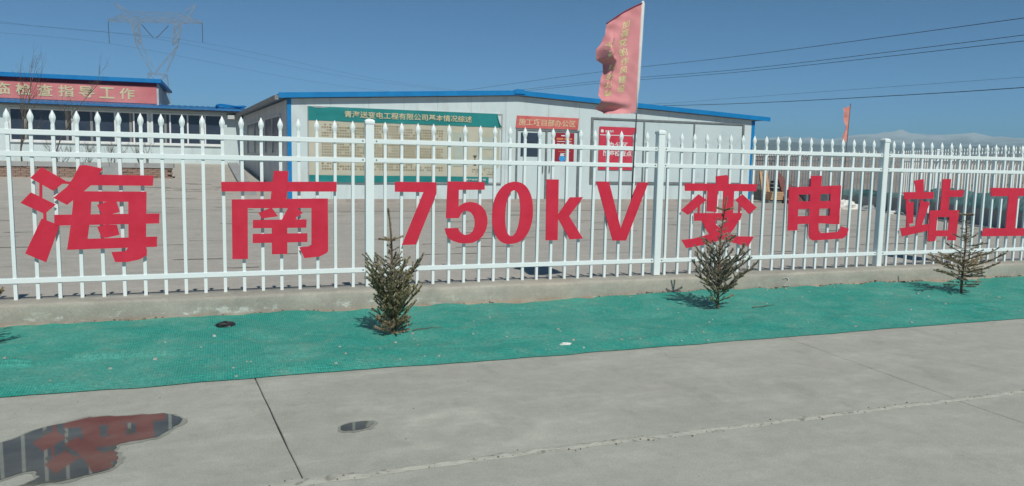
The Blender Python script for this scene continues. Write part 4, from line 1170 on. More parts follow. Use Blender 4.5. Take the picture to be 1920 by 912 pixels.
# steel frame and grey sheets of the empty display board
brd = thing('display_board', (13.6, YW, 0.62), 'empty grey display board in a steel frame on the office wall', 'board')
for x0, x1 in ((10.55, 12.47), (12.53, 14.51), (14.57, 16.60)):
    MB().box(x0, x1, YW-0.024, YW-0.003, 0.71, 2.79).build('sheet', mat('grey_blue_sheet', (0.50, 0.60, 0.61), (0.56, 0.65, 0.655), 0.8, 0.5, speck=(0.40, 0.43, 0.43), speck_scale=2, speck_amt=0.4), brd)
for (x0, x1, z0, z1) in ((10.46, 16.69, 2.80, 2.865), (10.46, 16.69, 0.64, 0.70), (10.46, 10.54, 0.70, 2.80), (16.61, 16.69, 0.70, 2.80), (12.475, 12.525, 0.70, 2.80), (14.515, 14.565, 0.70, 2.80)):
    MB().box(x0, x1, YW-0.05, YW-0.003, z0, z1).build('frame_bar', M['frame_grey'], brd)

def sheet(name, x0, x1, z0, z1, y, material, parent, wob=0.004, nx=24, nz=14, skew=0.0, seed=0.0):
    b = MB()
    for j in range(nz+1):
        for i in range(nx+1):
            u, v = i/nx, j/nz
            b.v.append((x0+(x1-x0)*u+skew*(1-v), y-wob*(0.5+0.5*fbm(u*3+seed, v*2, seed)), z0+(z1-z0)*v))
    for j in range(nz):
        for i in range(nx):
            a = j*(nx+1)+i
            b.f.append((a, a+1, a+nx+2, a+nx+1))
    return b.build(name, material, parent, smooth=True)

# red health notice hung on the display board
rp = thing('red_poster', (11.48, YW-0.06, 1.11), 'bright red poster with white writing hung on the display board', 'poster')
sheet('print', 10.76, 12.19, 1.11, 2.57, YW-0.055, M['poster_red'], rp, 0.003)
YP = YW-0.064
MB().prism_xz([(11.48-0.78+0.09*0+0.17+0.055*math.cos(k*math.pi/8), 2.42+0.055*math.sin(k*math.pi/8)) for k in range(16)], YP, YP+0.002).build('emblem', M['white_print'], rp)
lettering('国家电网', 10.99, 11.30, 2.375, 2.455, YP, rp, M['white_print'], bold=0.02)
MB().box(10.79, 12.16, YP, YP+0.002, 2.275, 2.30).build('rule', M['white_print'], rp)
lettering('办公区', 11.12, 11.86, 1.86, 2.06, YP, rp, M['white_print'], bold=0.02)
lettering('防疫检查点', 10.93, 12.03, 1.58, 1.77, YP, rp, M['white_print'], bold=0.02)

# sign above the door
sg = thing('door_sign', (8.87, YW-0.03, 2.42), 'faded red name board with pale writing above the office door', 'sign')
MB().prism_xz([(7.74, 2.42), (9.97, 2.43), (10.0, 2.81), (7.78, 2.82)], YW-0.03, YW-0.003).build('board', M['sign_pink'], sg)
lettering('施工项目部办公区', 7.84, 9.88, 2.51, 2.73, YW-0.032, sg, M['gold'], bold=0.010)
# poster on the door
dp = thing('door_poster', (9.48, YW-0.04, 1.34), 'dark red poster with blue figure stuck on the office door', 'poster')
sheet('print', 9.11, 9.84, 1.34, 2.31, YW-0.036, M['poster_maroon'], dp, 0.002)
YP = YW-0.0405
for (x0, x1, z0, z1, mk) in ((9.36, 9.62, 2.20, 2.235, 'white_print'), (9.20, 9.44, 2.08, 2.14, 'orange_print'), (9.48, 9.76, 2.08, 2.14, 'orange_print'), (9.22, 9.50, 2.015, 2.035, 'white_print'), (9.62, 9.74, 2.015, 2.035, 'white_print'), (9.26, 9.72, 1.69, 1.705, 'orange_print'), (9.34, 9.54, 1.62, 1.64, 'white_print')):
    MB().box(x0, x1, YP, YP+0.002, z0, z1).build('printed_line', M[mk], dp)
lettering('不戴口罩', 9.20, 9.78, 1.78, 1.96, YP, dp, M['white_print'], bold=0.03)
MB().prism_xz([(9.31+0.10+0.115*math.cos(k*math.pi/10), 1.46+0.10*math.sin(k*math.pi/10)) for k in range(20)], YP, YP+0.002).build('printed_figure', M['mask_blue'], dp)
MB().prism_xz([(9.32, 1.55), (9.50, 1.55), (9.47, 1.60), (9.41, 1.615), (9.35, 1.60)], YP-0.001, YP+0.001).build('printed_head', M['white_print'], dp)

# ------------------------------------------------------------------ big notice board
nb = thing('notice_board', (4.2, YW-0.05, 0.62), 'large notice board with teal header and faded cream text on the office wall', 'notice board')
YB_ = YW-0.045
for (x0, x1, z0, z1) in ((1.17, 7.27, 2.80, 2.845), (1.17, 7.27, 0.60, 0.645), (1.17, 1.21, 0.645, 2.80), (7.23, 7.27, 0.645, 2.80)):
    MB().box(x0, x1, YB_-0.01, YW-0.002, z0, z1).build('frame_bar', M['board_frame'], nb)
MB().box(1.21, 7.23, YB_, YW-0.004, 0.645, 2.80).build('backing', M['wall'], nb)
b = MB(); NX_, NZ_ = 60, 16
for j in range(NZ_+1):
    for i in range(NX_+1):
        u, v = i/NX_, j/NZ_
        x = 1.20+5.98*u
        if i == NX_ and v < 0.25: x -= 0.32*(1-v/0.25)
        z = 0.80+1.64*v
        b.v.append((x, YB_-0.012-0.010*(0.5+0.5*fbm(u*6, v*2, 3.0)), z))
for j in range(NZ_):
    for i in range(NX_):
        a = j*(NX_+1)+i; b.f.append((a, a+1, a+NX_+2, a+NX_+1))
pa = b.build('printed_sheet', M['paper'], nb, smooth=True)
# teal header with a sagging top edge at the left and a torn corner at the right
b = MB(); NX_ = 80; NZ_ = 6
for j in range(NZ_+1):
    for i in range(NX_+1):
        u, v = i/NX_, j/NZ_
        x = 1.19+5.90*u
        ztop = 2.835-0.05*math.exp(-((u-0.055)/0.035)**2)
        zb = 2.425-0.012*u
        x += 0.10*(1-v)*max(0, (u-0.9)/0.1)
        b.v.append((x, YB_-0.026-0.012*fbm(u*9, v*2, 1.0)-0.03*math.exp(-((u-0.05)/0.04)**2)*v-0.004, zb+(ztop-zb)*v))
for j in range(NZ_):
    for i in range(NX_):
        a = j*(NX_+1)+i; b.f.append((a, a+1, a+NX_+2, a+NX_+1))
hd = b.build('header', M['teal'], nb, smooth=True)
MB().add([(7.05, YB_-0.035, 2.80), (7.20, YB_-0.06, 2.46), (7.26, YB_-0.05, 2.40), (7.16, YB_-0.04, 2.415)], [(0, 3, 2, 1), (0, 1, 2, 3)]).build('torn_corner', M['teal'], hd)
lettering('青海送变电工程有限公司基本情况综述', 2.24, 6.22, 2.545, 2.745, YB_-0.052, hd, M['gold'], bold=0.012, tilt=-0.004)
b = MB(); NX_ = 60
for j in range(4):
    for i in range(NX_+1):
        u = i/NX_
        b.v.append((1.20+5.62*u, YB_-0.026-0.014*fbm(u*8, j*0.5, 6.0)-0.012*j*0.2, 0.625+0.065*j-0.02*math.sin(u*7)*(1 if j == 0 else 0.2)))
for j in range(3):
    for i in range(NX_):
        a = j*(NX_+1)+i; b.f.append((a, a+1, a+NX_+2, a+NX_+1))
ft = b.build('footer', M['teal'], nb, smooth=True)
lettering('青海送变电工程', 6.05, 6.72, 0.70, 0.76, YB_-0.050, ft, M['white_print'], bold=0.01)
# body print: rows of small dabs of ink, far too small to read
r = random.Random(31)
def text_block(x0, x1, z0, z1, cw, ch, mk, gaps=0.12, ragged=True):
    b = MB(); z = z1; row = 0
    while z-ch > z0:
        x = x0; stop = x1 if (not ragged or row % 7) else x0+(x1-x0)*r.uniform(0.4, 0.9)
        while x+cw < stop:
            if r.random() > gaps:
                w, h = cw*r.uniform(0.45, 0.72), ch*r.uniform(0.40, 0.62)
                cx, cz = x+cw/2, z-ch/2
                b.add([(cx-w/2, YB_-0.0265, cz-h/2), (cx+w/2, YB_-0.0265, cz-h/2), (cx+w/2, YB_-0.0265, cz+h/2), (cx-w/2, YB_-0.0265, cz+h/2)], [(0, 1, 2, 3)])
            x += cw
        z -= ch; row += 1
    o = b.build('small_print', M[mk], pa)
    o['kind'] = 'stuff'
text_block(1.56, 3.02, 0.90, 2.36, 0.075, 0.082, 'ink')
text_block(3.12, 5.30, 0.95, 2.36, 0.075, 0.082, 'ink', 0.1)
for (x0, x1, z0, z1) in ((5.62, 6.12, 1.15, 2.20), (6.58, 7.10, 1.70, 2.10), (6.58, 7.05, 1.10, 1.45)):
    MB().box(x0, x1, YB_-0.0275, YB_-0.0265, z0, z1).build('printed_panel', M['pale_green_print'], pa)
text_block(5.66, 6.08, 1.20, 1.62, 0.06, 0.11, 'ink', 0.5)
text_block(6.62, 7.05, 1.75, 2.02, 0.10, 0.13, 'dark_ink', 0.4)
text_block(6.20, 7.00, 0.86, 1.08, 0.055, 0.07, 'ink', 0.5)
MB().prism_xz([(5.80, 1.80), (5.90, 1.80), (5.87, 1.90), (5.87, 2.05), (5.83, 2.05), (5.83, 1.90)], YB_-0.0295, YB_-0.028).build('printed_chart', M['dark_ink'], pa)
MB().prism_xz([(6.30, 1.18), (6.40, 1.18), (6.40, 1.205), (6.36, 1.215), (6.365, 1.42), (6.42, 1.50), (6.28, 1.50), (6.335, 1.42), (6.34, 1.215), (6.30, 1.205)], YB_-0.029, YB_-0.0275).build('printed_chart', M['dark_ink'], pa)

# ------------------------------------------------------------------ window wing at the left, on higher ground
YG = 28.0
wing = thing('window_wing', (-8, YG, 1.0), 'long low white wing with a row of dark windows and blue tiled eave', 'building')
WB = 0.7
wins = [(-14.2, -12.0, 3), (-11.6, -9.3, 3), (-8.92, -6.74, 3), (-6.62, -5.22, 2), (-5.12, -4.02, 2), (-3.92, -1.18, 4)]
ZW0, ZW1 = 1.77, 3.05
edges = [-17.0]+[e for w in wins for e in w[:2]]+[-0.42]
wm = MB()
for a, c in zip(edges[0::2], edges[1::2]):
    wm.box(a, c, YG, YG+0.2, ZW0, ZW1)
wm.box(-17.0, -0.42, YG, YG+0.2, WB, ZW0).box(-17.0, -0.42, YG, YG+0.2, ZW1, 3.30)
wm.build('wall', M['wall'], wing)
for x0, x1, n in wins:
    w = MB()
    w.box(x0, x1, YG-0.03, YG+0.06, ZW0, ZW0+0.055).box(x0, x1, YG-0.03, YG+0.06, ZW1-0.055, ZW1)
    w.box(x0, x0+0.06, YG-0.03, YG+0.06, ZW0+0.055, ZW1-0.055).box(x1-0.06, x1, YG-0.03, YG+0.06, ZW0+0.055, ZW1-0.055)
    pw = (x1-x0-0.06)/n
    for k in range(1, n):
        xc = x0+0.03+pw*k
        w.box(xc-0.03, xc+0.03, YG-0.02, YG+0.05, ZW0+0.055, ZW1-0.055)
    wo_ = w.build('window', M['window_white'], wing)
    for k in range(n):
        MB().box(x0+0.06+pw*k, x0+pw*(k+1), YG+0.035, YG+0.048, ZW0+0.055, ZW1-0.055).build('pane', M['glass_dark'], wo_)
        if k % 2 == 0:
            xx = x0+0.06+pw*k+pw*0.62
            MB().box(xx, xx+0.09, YG+0.02, YG+0.034, ZW0+0.06, ZW1-0.06).build('curtain', M['curtain'], wo_)
    MB().box(x0-0.04, x1+0.04, YG-0.07, YG-0.031, ZW0-0.05, ZW0-0.002).build('sill', M['window_white'], wo_)
# tiled eave: corrugated sheet
b = MB(); n = 560
for i in range(n+1):
    x = -17.0+16.75*i/n
    h = 0.030*abs(math.sin(math.pi*x/0.235))
    for y, z in ((27.50, 3.20), (27.505, 3.255), (28.3, 3.33), (29.6, 3.46)):
        b.v.append((x, y, z+(h if z > 3.21 else h*0.3)))
for i in range(n):
    for k in range(3):
        b.f.append((i*4+k, (i+1)*4+k, (i+1)*4+k+1, i*4+k+1))
ev = b.build('roof', M['tile'], wing)
MB().box(-17.0, -0.3, 27.56, 28.0, 3.14, 3.195).build('soffit', M['soffit'], ev)
MB().box(-17.0, -0.3, 28.2, 29.5, 3.0, 3.30).build('roof_core', M['soffit'], wing)
# raised storey behind the eave with a sloping end
up = MB().hexa([(-17.0, 29.45, 3.2), (-3.72, 29.45, 3.2), (-3.25, 31.2, 3.2), (-17.0, 31.2, 3.2)], [(-17.0, 29.45, 4.28), (-3.72, 29.45, 4.36), (-3.62, 31.2, 4.36), (-17.0, 31.2, 4.28)]).build('upper_storey', M['sidewall'], wing)
MB().hexa([(-17.0, 29.25, 4.285), (-3.60, 29.25, 4.365), (-3.30, 31.4, 4.12), (-17.0, 31.4, 4.12)], [(-17.0, 29.25, 4.46), (-3.60, 29.25, 4.525), (-3.30, 31.4, 4.20), (-17.0, 31.4, 4.20)]).build('upper_roof', M['blue'], up)
bn = thing('roof_banner', (-9, 29.40, 3.5), 'faded red banner with pale lettering along the wing roof', 'banner')
bb = MB()
sheet('print', -16.9, -3.80, 3.49, 4.29, 29.42, M['banner'], bn, 0.01, 60, 8)
MB().prism_xz([(-16.9, 4.15), (-3.79, 4.21), (-3.79, 4.355), (-16.9, 4.275)], 29.385, 29.405).build('top_band', M['banner_top'], bn)
for k, ch in enumerate('临检查指导工作'):
    xc = -9.42+0.748*k
    lettering(ch, xc-0.285, xc+0.285, 3.63, 4.10, 29.400, bn, M['gold'], bold=0.022)
# floodlight below the eave and a loop of cable on the roof corner
fl = thing('floodlight', (-0.85, 27.9, 2.9), 'small white floodlight below the wing eave', 'lamp')
MB().hexa([(-1.02, 27.72, 2.86), (-0.68, 27.72, 2.86), (-0.68, 27.86, 2.90), (-1.02, 27.86, 2.90)], [(-1.02, 27.66, 3.06), (-0.68, 27.66, 3.06), (-0.68, 27.82, 3.10), (-1.02, 27.82, 3.10)]).build('housing', M['frame_grey'], fl)
MB().hexa([(-0.98, 27.70, 2.88), (-0.72, 27.70, 2.88), (-0.72, 27.715, 2.885), (-0.98, 27.715, 2.885)], [(-0.98, 27.648, 3.045), (-0.72, 27.648, 3.045), (-0.72, 27.664, 3.05), (-0.98, 27.664, 3.05)]).build('lens', M['window_white'], fl)
MB().box(-0.88, -0.82, 27.80, 27.999, 2.94, 3.0).build('bracket', M['frame_grey'], fl)
b = MB()
for q in range(3):
    pts = [(-0.95+(0.50+0.05*q)*math.cos(2*math.pi*k/26)+0.06*q, 28.3+0.35*math.sin(2*math.pi*k/26), 3.40+0.03*q+0.04*math.sin(4*math.pi*k/26)) for k in range(27)]
    b.tube(pts, 0.022, 5)
cb = b.build('cable_coil', M['blue'])
tag(cb, 'loops of blue cable lying on the corner of the wing roof', 'cable')

# sloping concrete edge beside the office
eg = MB().hexa([(-0.62, 17.6, 0.05), (-0.25, 17.6, 0.05), (-0.62, 27.8, 0.9), (-1.02, 27.8, 0.9)], [(-0.62, 17.6, yard_z(-0.5, 17.6)+0.13), (-0.25, 17.6, yard_z(-0.5, 17.6)+0.13), (-0.62, 27.8, yard_z(-0.9, 27.8)+0.10), (-1.02, 27.8, yard_z(-0.9, 27.8)+0.10)]).build('ramp_edge', M['coping'])
tag(eg, 'pale sloping concrete edge strip beside the office side wall', 'kerb')

# planter in front of the wing: brick courses below a grey coping
pl = thing('planter', (-8.0, 22.0, 0.4), 'low brick planter with grey coping in front of the window wing', 'planter')
brick_me = MB().box(-0.148, 0.148, -0.02, 0.10, 0, 0.068).mesh('brick'); brick_me.materials.append(M['stone'])
MB().box(-14.9, -2.90, 22.03, 22.95, 0.2, 0.86).build('core', M['soil'], pl)
r = random.Random(12)
for j in range(7):
    z = 0.36+0.075*j
    x = -14.75+(0.15 if j % 2 else 0)
    while x < -2.95:
        if x > -9.2:
            o = link('brick', brick_me, None, pl, (x, 22.0+r.gauss(0, 0.006), z))
        x += 0.31
MB().box(-15.0, -9.2, 22.0, 22.1, 0.3, 0.885).build('brick_face', M['stone'], pl)
x = -15.0
while x < -2.8:
    MB().box(x, min(x+0.78, -2.78), 21.93, 22.32, 0.89, 1.03+r.gauss(0, 0.003)).build('coping_stone', M['coping'], pl)
    x += 0.79
MB().box(-4.95, -4.45, 21.90, 22.3, 0.25, 0.888).build('pier', M['coping'], pl)

# bare trees and shrubs in the planter
def bare_tree(x, y, z, h, seed, label, name='bare_tree', cat='tree', spread=0.5, r0=0.03, depth=4, stems=1, grp='bare trees in front of the wing'):
    r = random.Random(seed)
    t = thing(name, (x, y, z), label, cat, grp)
    trunk, crown = MB(), MB()
    def grow(p, d, L_, rad, k, first):
        n = 4; pts = [p]; q = p; dd = d
        for i in range(n):
            dd = (dd+Vector((r.gauss(0, 0.10), r.gauss(0, 0.10), 0.06))).normalized(); q = q+dd*(L_/n); pts.append(q)
        (trunk if first else crown).tube(pts, [rad*(1-0.45*i/n) for i in range(n+1)], 5)
        if k > 0:
            for i in range(r.randint(2, 4)):
                bp = pts[r.randint(1, n)]
                a = r.uniform(0, 6.28)
                nd_ = (dd+spread*Vector((math.cos(a), math.sin(a), r.uniform(0.0, 0.5)))).normalized()
                grow(bp, nd_, L_*r.uniform(0.5, 0.75), rad*0.55, k-1, False)
    for s in range(stems):
        a = r.uniform(0, 6.28); q = 0.0 if stems == 1 else 0.35
        grow(Vector((x+0.05*math.cos(a)*stems**0.5, y+0.05*math.sin(a), z)), Vector((q*math.cos(a), q*math.sin(a), 1)).normalized(), h*0.45, r0, depth, True)
    trunk.build('trunk', M['twig'], t); crown.build('crown', M['twig'], t)
bare_tree(-7.35, 22.6, 0.86, 4.6, 5, 'tall thin bare tree in the planter before the roof banner', r0=0.028)
bare_tree(-6.55, 22.7, 0.86, 4.3, 15, 'forked thin bare tree in the planter beside the tall one', r0=0.026)
for x, s, lab in ((-5.6, 4, 'low leafless shrub between the grey pier and the forked bare tree'), (-4.7, 7, 'low leafless shrub in the planter right behind the grey pier'), (-3.7, 9, 'low leafless shrub at the open end of the planter'), (-6.25, 12, 'low leafless shrub at the foot of the forked bare tree')):
    bare_tree(x, 22.5, 0.86, 1.05, s, lab, 'bare_shrub', 'shrub', 0.5, 0.010, 3, 7, 'leafless shrubs in the planter')

# ------------------------------------------------------------------ side boundary: low wall, net, picket fence
LINE = [Vector((19.1, 27.0, 0)), Vector((18.80, 11.5, 0)), Vector((15.25, 4.0, 0))]
SEG = [(LINE[i+1]-LINE[i]).length for i in range(2)]
LAB_ = sum(SEG)
def seg_at(s):
    return (0, s) if s < SEG[0] else (1, s-SEG[0])
def sdir(s):
    i, _ = seg_at(s); return (LINE[i+1]-LINE[i]).normalized()
def sp(s, z, off=0.0):
    """point on the boundary line; off is towards the yard"""
    i, q_ = seg_at(s); d = (LINE[i+1]-LINE[i]).normalized(); n_ = Vector((d.y, -d.x, 0))
    if n_.x > 0: n_ = -n_
    return tuple(LINE[i]+d*q_+n_*off+Vector((0, 0, z)))
lw = thing('boundary_wall', tuple(LINE[1]), 'low grey concrete wall closing the yard beside the office', 'wall')
s = 0.0
while s < LAB_-0.1:
    e = min(s+2.9, LAB_)
    MB().hexa([sp(s+0.006, -0.15, 0.12), sp(e-0.006, -0.15, 0.12), sp(e-0.006, -0.15, -0.12), sp(s+0.006, -0.15, -0.12)], [sp(s+0.006, 0.44, 0.12), sp(e-0.006, 0.44, 0.12), sp(e-0.006, 0.44, -0.12), sp(s+0.006, 0.44, -0.12)]).build('wall_block', M['coping'], lw)
    s = e
sf = thing('side_picket_fence', (18.8, 11.5, 0.44), 'distant white picket fence on the low boundary wall', 'fence')
PK2 = picket_mesh(1.46)
s = 0.10; k = 0
while s < LAB_:
    rot = math.atan2(sdir(s).y, sdir(s).x)
    if k % 20 == 0:
        o = link('post', POST, None, sf, sp(s, 0.44)); o.rotation_euler = (0, 0, rot)
        c = bpy.data.objects.new('post_cap', CAP); col.objects.link(c); c.parent = o; c.location = (0, 0, 1.4255)
    else:
        o = link('picket', PK2, None, sf, sp(s, 0.438)); o.rotation_euler = (0, 0, rot)
    s += 0.148; k += 1
for rz in (1.2751, 1.1117, 0.1486):
    s0 = 0.10
    while s0 < LAB_:
        s1 = min(s0+0.148*20, LAB_+0.1)
        z = 0.44+rz
        MB().hexa([sp(s0+0.04, z-0.02, 0.02), sp(s1-0.04, z-0.02, 0.02), sp(s1-0.04, z-0.02, -0.02), sp(s0+0.04, z-0.02, -0.02)], [sp(s0+0.04, z+0.02, 0.02), sp(s1-0.04, z+0.02, 0.02), sp(s1-0.04, z+0.02, -0.02), sp(s0+0.04, z+0.02, -0.02)]).build('rail', M['paint'], sf)
        s0 = s1
# pale green net hung over the foot of that fence
b = MB(); n = 240
M['net_pale'] = mat('pale_green_net', (0.26, 0.52, 0.48), (0.46, 0.66, 0.62), 2.2, 0.7, stretch=(1, 1, 0.4))
_nt = M['net_pale'].node_tree
_tr = nd(_nt, 'ShaderNodeBsdfTranslucent'); _mx = nd(_nt, 'ShaderNodeMixShader'); _mx.inputs[0].default_value = 0.7
_bs = _nt.nodes['Principled BSDF']; _src = _bs.inputs['Base Color'].links[0].from_socket
_nt.links.new(_src, _tr.inputs['Color']); _nt.links.new(_bs.outputs[0], _mx.inputs[1]); _nt.links.new(_tr.outputs[0], _mx.inputs[2])
_nt.links.new(_mx.outputs[0], _nt.nodes['Material Output'].inputs['Surface'])
for i in range(n+1):
    s = LAB_*i/n
    h = 0.17+0.08*fbm(s*0.6, 0.1, 2.0)+0.22*max(0, min(1, (s-16.5)/1.5))
    for j in range(5):
        v = j/4
        b.v.append(sp(s, 0.40+h*v, 0.125+0.035*fbm(s*3, v*2, 1)+0.03*(1-v)-0.06*v))
for i in range(n):
    for j in range(4):
        b.f.append((i*5+j, (i+1)*5+j, (i+1)*5+j+1, i*5+j+1))
hn = b.build('hung_net', M['net_pale'], smooth=True)
tag(hn, 'pale green net hung along the foot of the distant fence', 'net')

# distant knife flag on the side boundary
t = thing('knife_flag', (18.35, 13.4, 0.0), 'distant narrow pinkish red knife flag standing at the boundary wall', 'flag', 'red knife flags tied to the fence')
MB().tube([(18.35, 13.4, -0.01), (18.38, 13.4, 1.8), (18.44, 13.4, 3.46)], 0.014, 6).build('pole', M['pole'], t)
b = MB(); NU, NV = 10, 30
for j in range(NV+1):
    for i in range(NU+1):
        u, v = i/NU, j/NV
        w = 0.24-0.07*v+0.012*math.sin(v*9)
        z = 3.40-0.10*u-(1.18-0.04*u)*v
        b.v.append((18.435-0.055*v-w*u, 13.4-0.06*math.sin(u*5+v*5)*u-0.03*math.sin(v*14)*u, z))
for j in range(NV):
    for i in range(NU):
        a = j*(NU+1)+i; b.f.append((a, a+1, a+NU+2, a+NU+1))
b.build('cloth', mat('orange_flag', (0.58, 0.20, 0.17), (0.68, 0.32, 0.27), 6, 0.7), t, smooth=True)

# ------------------------------------------------------------------ leftovers stacked by the boundary
pb = thing('timber_stack', (17.9, 16.2, 0), 'pale timber boards stacked and leaning at the office corner', 'timber')
for k in range(4):
    MB().box(17.45+0.02*k, 18.10-0.03*k, 15.9, 16.25, 0.12+0.075*k, 0.185+0.075*k).build('plank', M['wood'], pb)
MB().box(17.4, 18.1, 15.95, 16.2, -0.01, 0.10).build('plank', M['frame_grey'], pb)
for k in range(3):
    x = 17.46+0.125*k
    MB().hexa([(x, 16.30, 0.0), (x+0.11, 16.30, 0.0), (x+0.11, 16.36, 0.0), (x, 16.36, 0.0)], [(x, 16.62, 1.15), (x+0.11, 16.62, 1.15), (x+0.11, 16.68, 1.15), (x, 16.68, 1.15)]).build('plank', M['wood'], pb)
ms = MB().hexa([(18.0, 15.75, 0.0), (18.75, 15.55, 0.0), (18.75, 15.65, 0.0), (18.0, 15.85, 0.0)], [(18.0, 16.35, 1.12), (18.12, 16.32, 1.12), (18.12, 16.38, 1.12), (18.0, 16.42, 1.12)]).build('steel_sheet', M['maroon'])
tag(ms, 'maroon triangular steel sheet leaning beside the timber boards', 'sheet')
hc = thing('hose_coil', (18.75, 17.0, 0.44), 'black and pale striped hose coil lying on the low boundary wall', 'hose')
for q in range(5):
    pts = [(18.75+0.42*math.cos(2*math.pi*k/28)*(1-0.04*q), 17.0+0.30*math.sin(2*math.pi*k/28), 0.49+0.062*q+0.03*math.sin(2*math.pi*k/28+q)) for k in range(29)]
    MB().tube(pts, 0.034, 6).build('hose', M['bag_black'] if q % 2 == 0 else M['coping'], hc)
crumple('rubble_bag', (18.3, 15.9, -0.02), 0.30, 0.26, 0.36, M['bag_black'], 'black rubbish bag standing at the foot of the low wall', 'bag', 9)
crumple('white_tarp', (17.95, 12.9, -0.02), 0.62, 0.36, 0.27, M['foam'], 'crumpled white tarpaulin heap at the foot of the low wall', 'tarpaulin', 7)
crumple('grey_tarp', (18.2, 12.0, -0.02), 0.45, 0.30, 0.16, M['coping'], 'crumpled grey sheeting next to the white tarpaulin', 'sheeting', 12)
crumple('white_scrap', (17.7, 10.6, -0.02), 0.30, 0.16, 0.10, M['foam'], 'small heap of white scraps at the low wall', 'scrap', 14)

# ------------------------------------------------------------------ scrub on the plain beyond
b = MB(); r = random.Random(40)
for k in range(2600):
    x = r.uniform(17, 120); y = r.uniform(6, 120)
    if (x-18.85 if y > 11.5 else (x-18.8)*0.904-(y-11.5)*0.428) < 0.5: continue
    s = r.uniform(0.10, 0.34)*(1+math.hypot(x-18, y-12)*0.012)
    zz = ground_z(x, y)-0.05
    for q in range(7):
        a = r.uniform(0, 6.28); l = s*r.uniform(0.5, 1.2)
        b.add([(x-0.06*s, y, zz), (x+0.06*s, y, zz), (x+l*0.6*math.cos(a), y+l*0.6*math.sin(a), zz+l)], [(0, 1, 2)])
sc = b.build('scrub', M['far_plant'])
tag(sc, 'dry tufts and scrub dotted over the brown plain', kind='stuff')

# ------------------------------------------------------------------ pylon and power lines
py = thing('pylon', (-18.9, 240, 4.0), 'tall lattice steel pylon rising behind the window wing', 'pylon')
def lattice(name, members, rad, dy=1.6):
    b = MB()
    for p, q in members:
        for s in (-dy, dy):
            b.tube([(p[0], 240+s, p[1]), (q[0], 240+s, q[1])], rad, 4)
        # lacing between the two faces and across
        L_ = math.hypot(q[0]-p[0], q[1]-p[1]); n = max(1, int(L_/3.2))
        for i in range(n):
            t0, t1 = i/n, (i+1)/n
            a = (p[0]+(q[0]-p[0])*t0, p[1]+(q[1]-p[1])*t0); c = (p[0]+(q[0]-p[0])*t1, p[1]+(q[1]-p[1])*t1)
            b.tube([(a[0], 240-dy, a[1]), (c[0], 240+dy, c[1])], rad*0.4, 3)
    return b.build(name, M['steel'], py)
def zig(p0, p1, q0, q1, n):
    out = []
    for i in range(n):
        a = (p0[0]+(p1[0]-p0[0])*i/n, p0[1]+(p1[1]-p0[1])*i/n); c = (q0[0]+(q1[0]-q0[0])*(i+1)/n, q0[1]+(q1[1]-q0[1])*(i+1)/n)
        d = (q0[0]+(q1[0]-q0[0])*i/n, q0[1]+(q1[1]-q0[1])*i/n); e = (p0[0]+(p1[0]-p0[0])*(i+1)/n, p0[1]+(p1[1]-p0[1])*(i+1)/n)
        out += [(a, c), (d, e)]
    return out
lattice('cross_arm', [((-31.4, 38.9), (-25.8, 41.6)), ((-25.8, 41.6), (-13.1, 42.4)), ((-13.1, 42.4), (-6.5, 40.4)), ((-31.4, 38.9), (-25.5, 39.2)), ((-25.5, 39.2), (-12.1, 40.0)), ((-12.1, 40.0), (-6.5, 40.4))] + zig((-30, 39.1), (-7.5, 40.3), (-28, 40.6), (-10, 41.8), 6), 0.06)
lattice('window_leg', [((-25.5, 39.2), (-24.2, 32.4)), ((-24.2, 32.4), (-20.4, 24.9)), ((-23.4, 39.3), (-23.0, 33.0)), ((-23.0, 33.0), (-20.0, 26.5))] + zig((-25.5, 39.2), (-24.2, 32.4), (-23.4, 39.3), (-23.0, 33.0), 3), 0.065)
lattice('window_leg', [((-12.1, 40.0), (-13.5, 33.0)), ((-13.5, 33.0), (-19.8, 24.9)), ((-13.9, 39.9), (-14.8, 33.4)), ((-13.5, 33.0), (-16.6, 25.5))] + zig((-12.1, 40.0), (-13.5, 33.0), (-13.9, 39.9), (-14.8, 33.4), 3), 0.065)
lattice('earth_peak', [((-27.5, 41.5), (-29.5, 43.9)), ((-25.8, 41.6), (-29.5, 43.9))], 0.06)
lattice('earth_peak', [((-11.9, 42.6), (-8.3, 45.3)), ((-10.0, 41.8), (-8.3, 45.3))], 0.06)
lattice('body', [((-21.3, 24.8), (-16.5, 24.8)), ((-21.3, 24.8), (-22.8, 4.0)), ((-16.5, 24.8), (-15.0, 4.0)), ((-21.8, 17.0), (-16.0, 17.0))] + zig((-21.3, 24.8), (-22.8, 4.0), (-16.5, 24.8), (-15.0, 4.0), 4), 0.07, 2.2)
for (p, q) in (((-31.3, 38.7), (-31.2, 32.7)), ((-6.6, 40.2), (-6.6, 34.7)), ((-22.8, 38.6), (-19.8, 35.0)), ((-15.7, 38.8), (-19.0, 35.0))):
    MB().tube([(p[0], 240, p[1]), (q[0], 240, q[1])], 0.11, 6).build('insulator', M['insulator'], py)

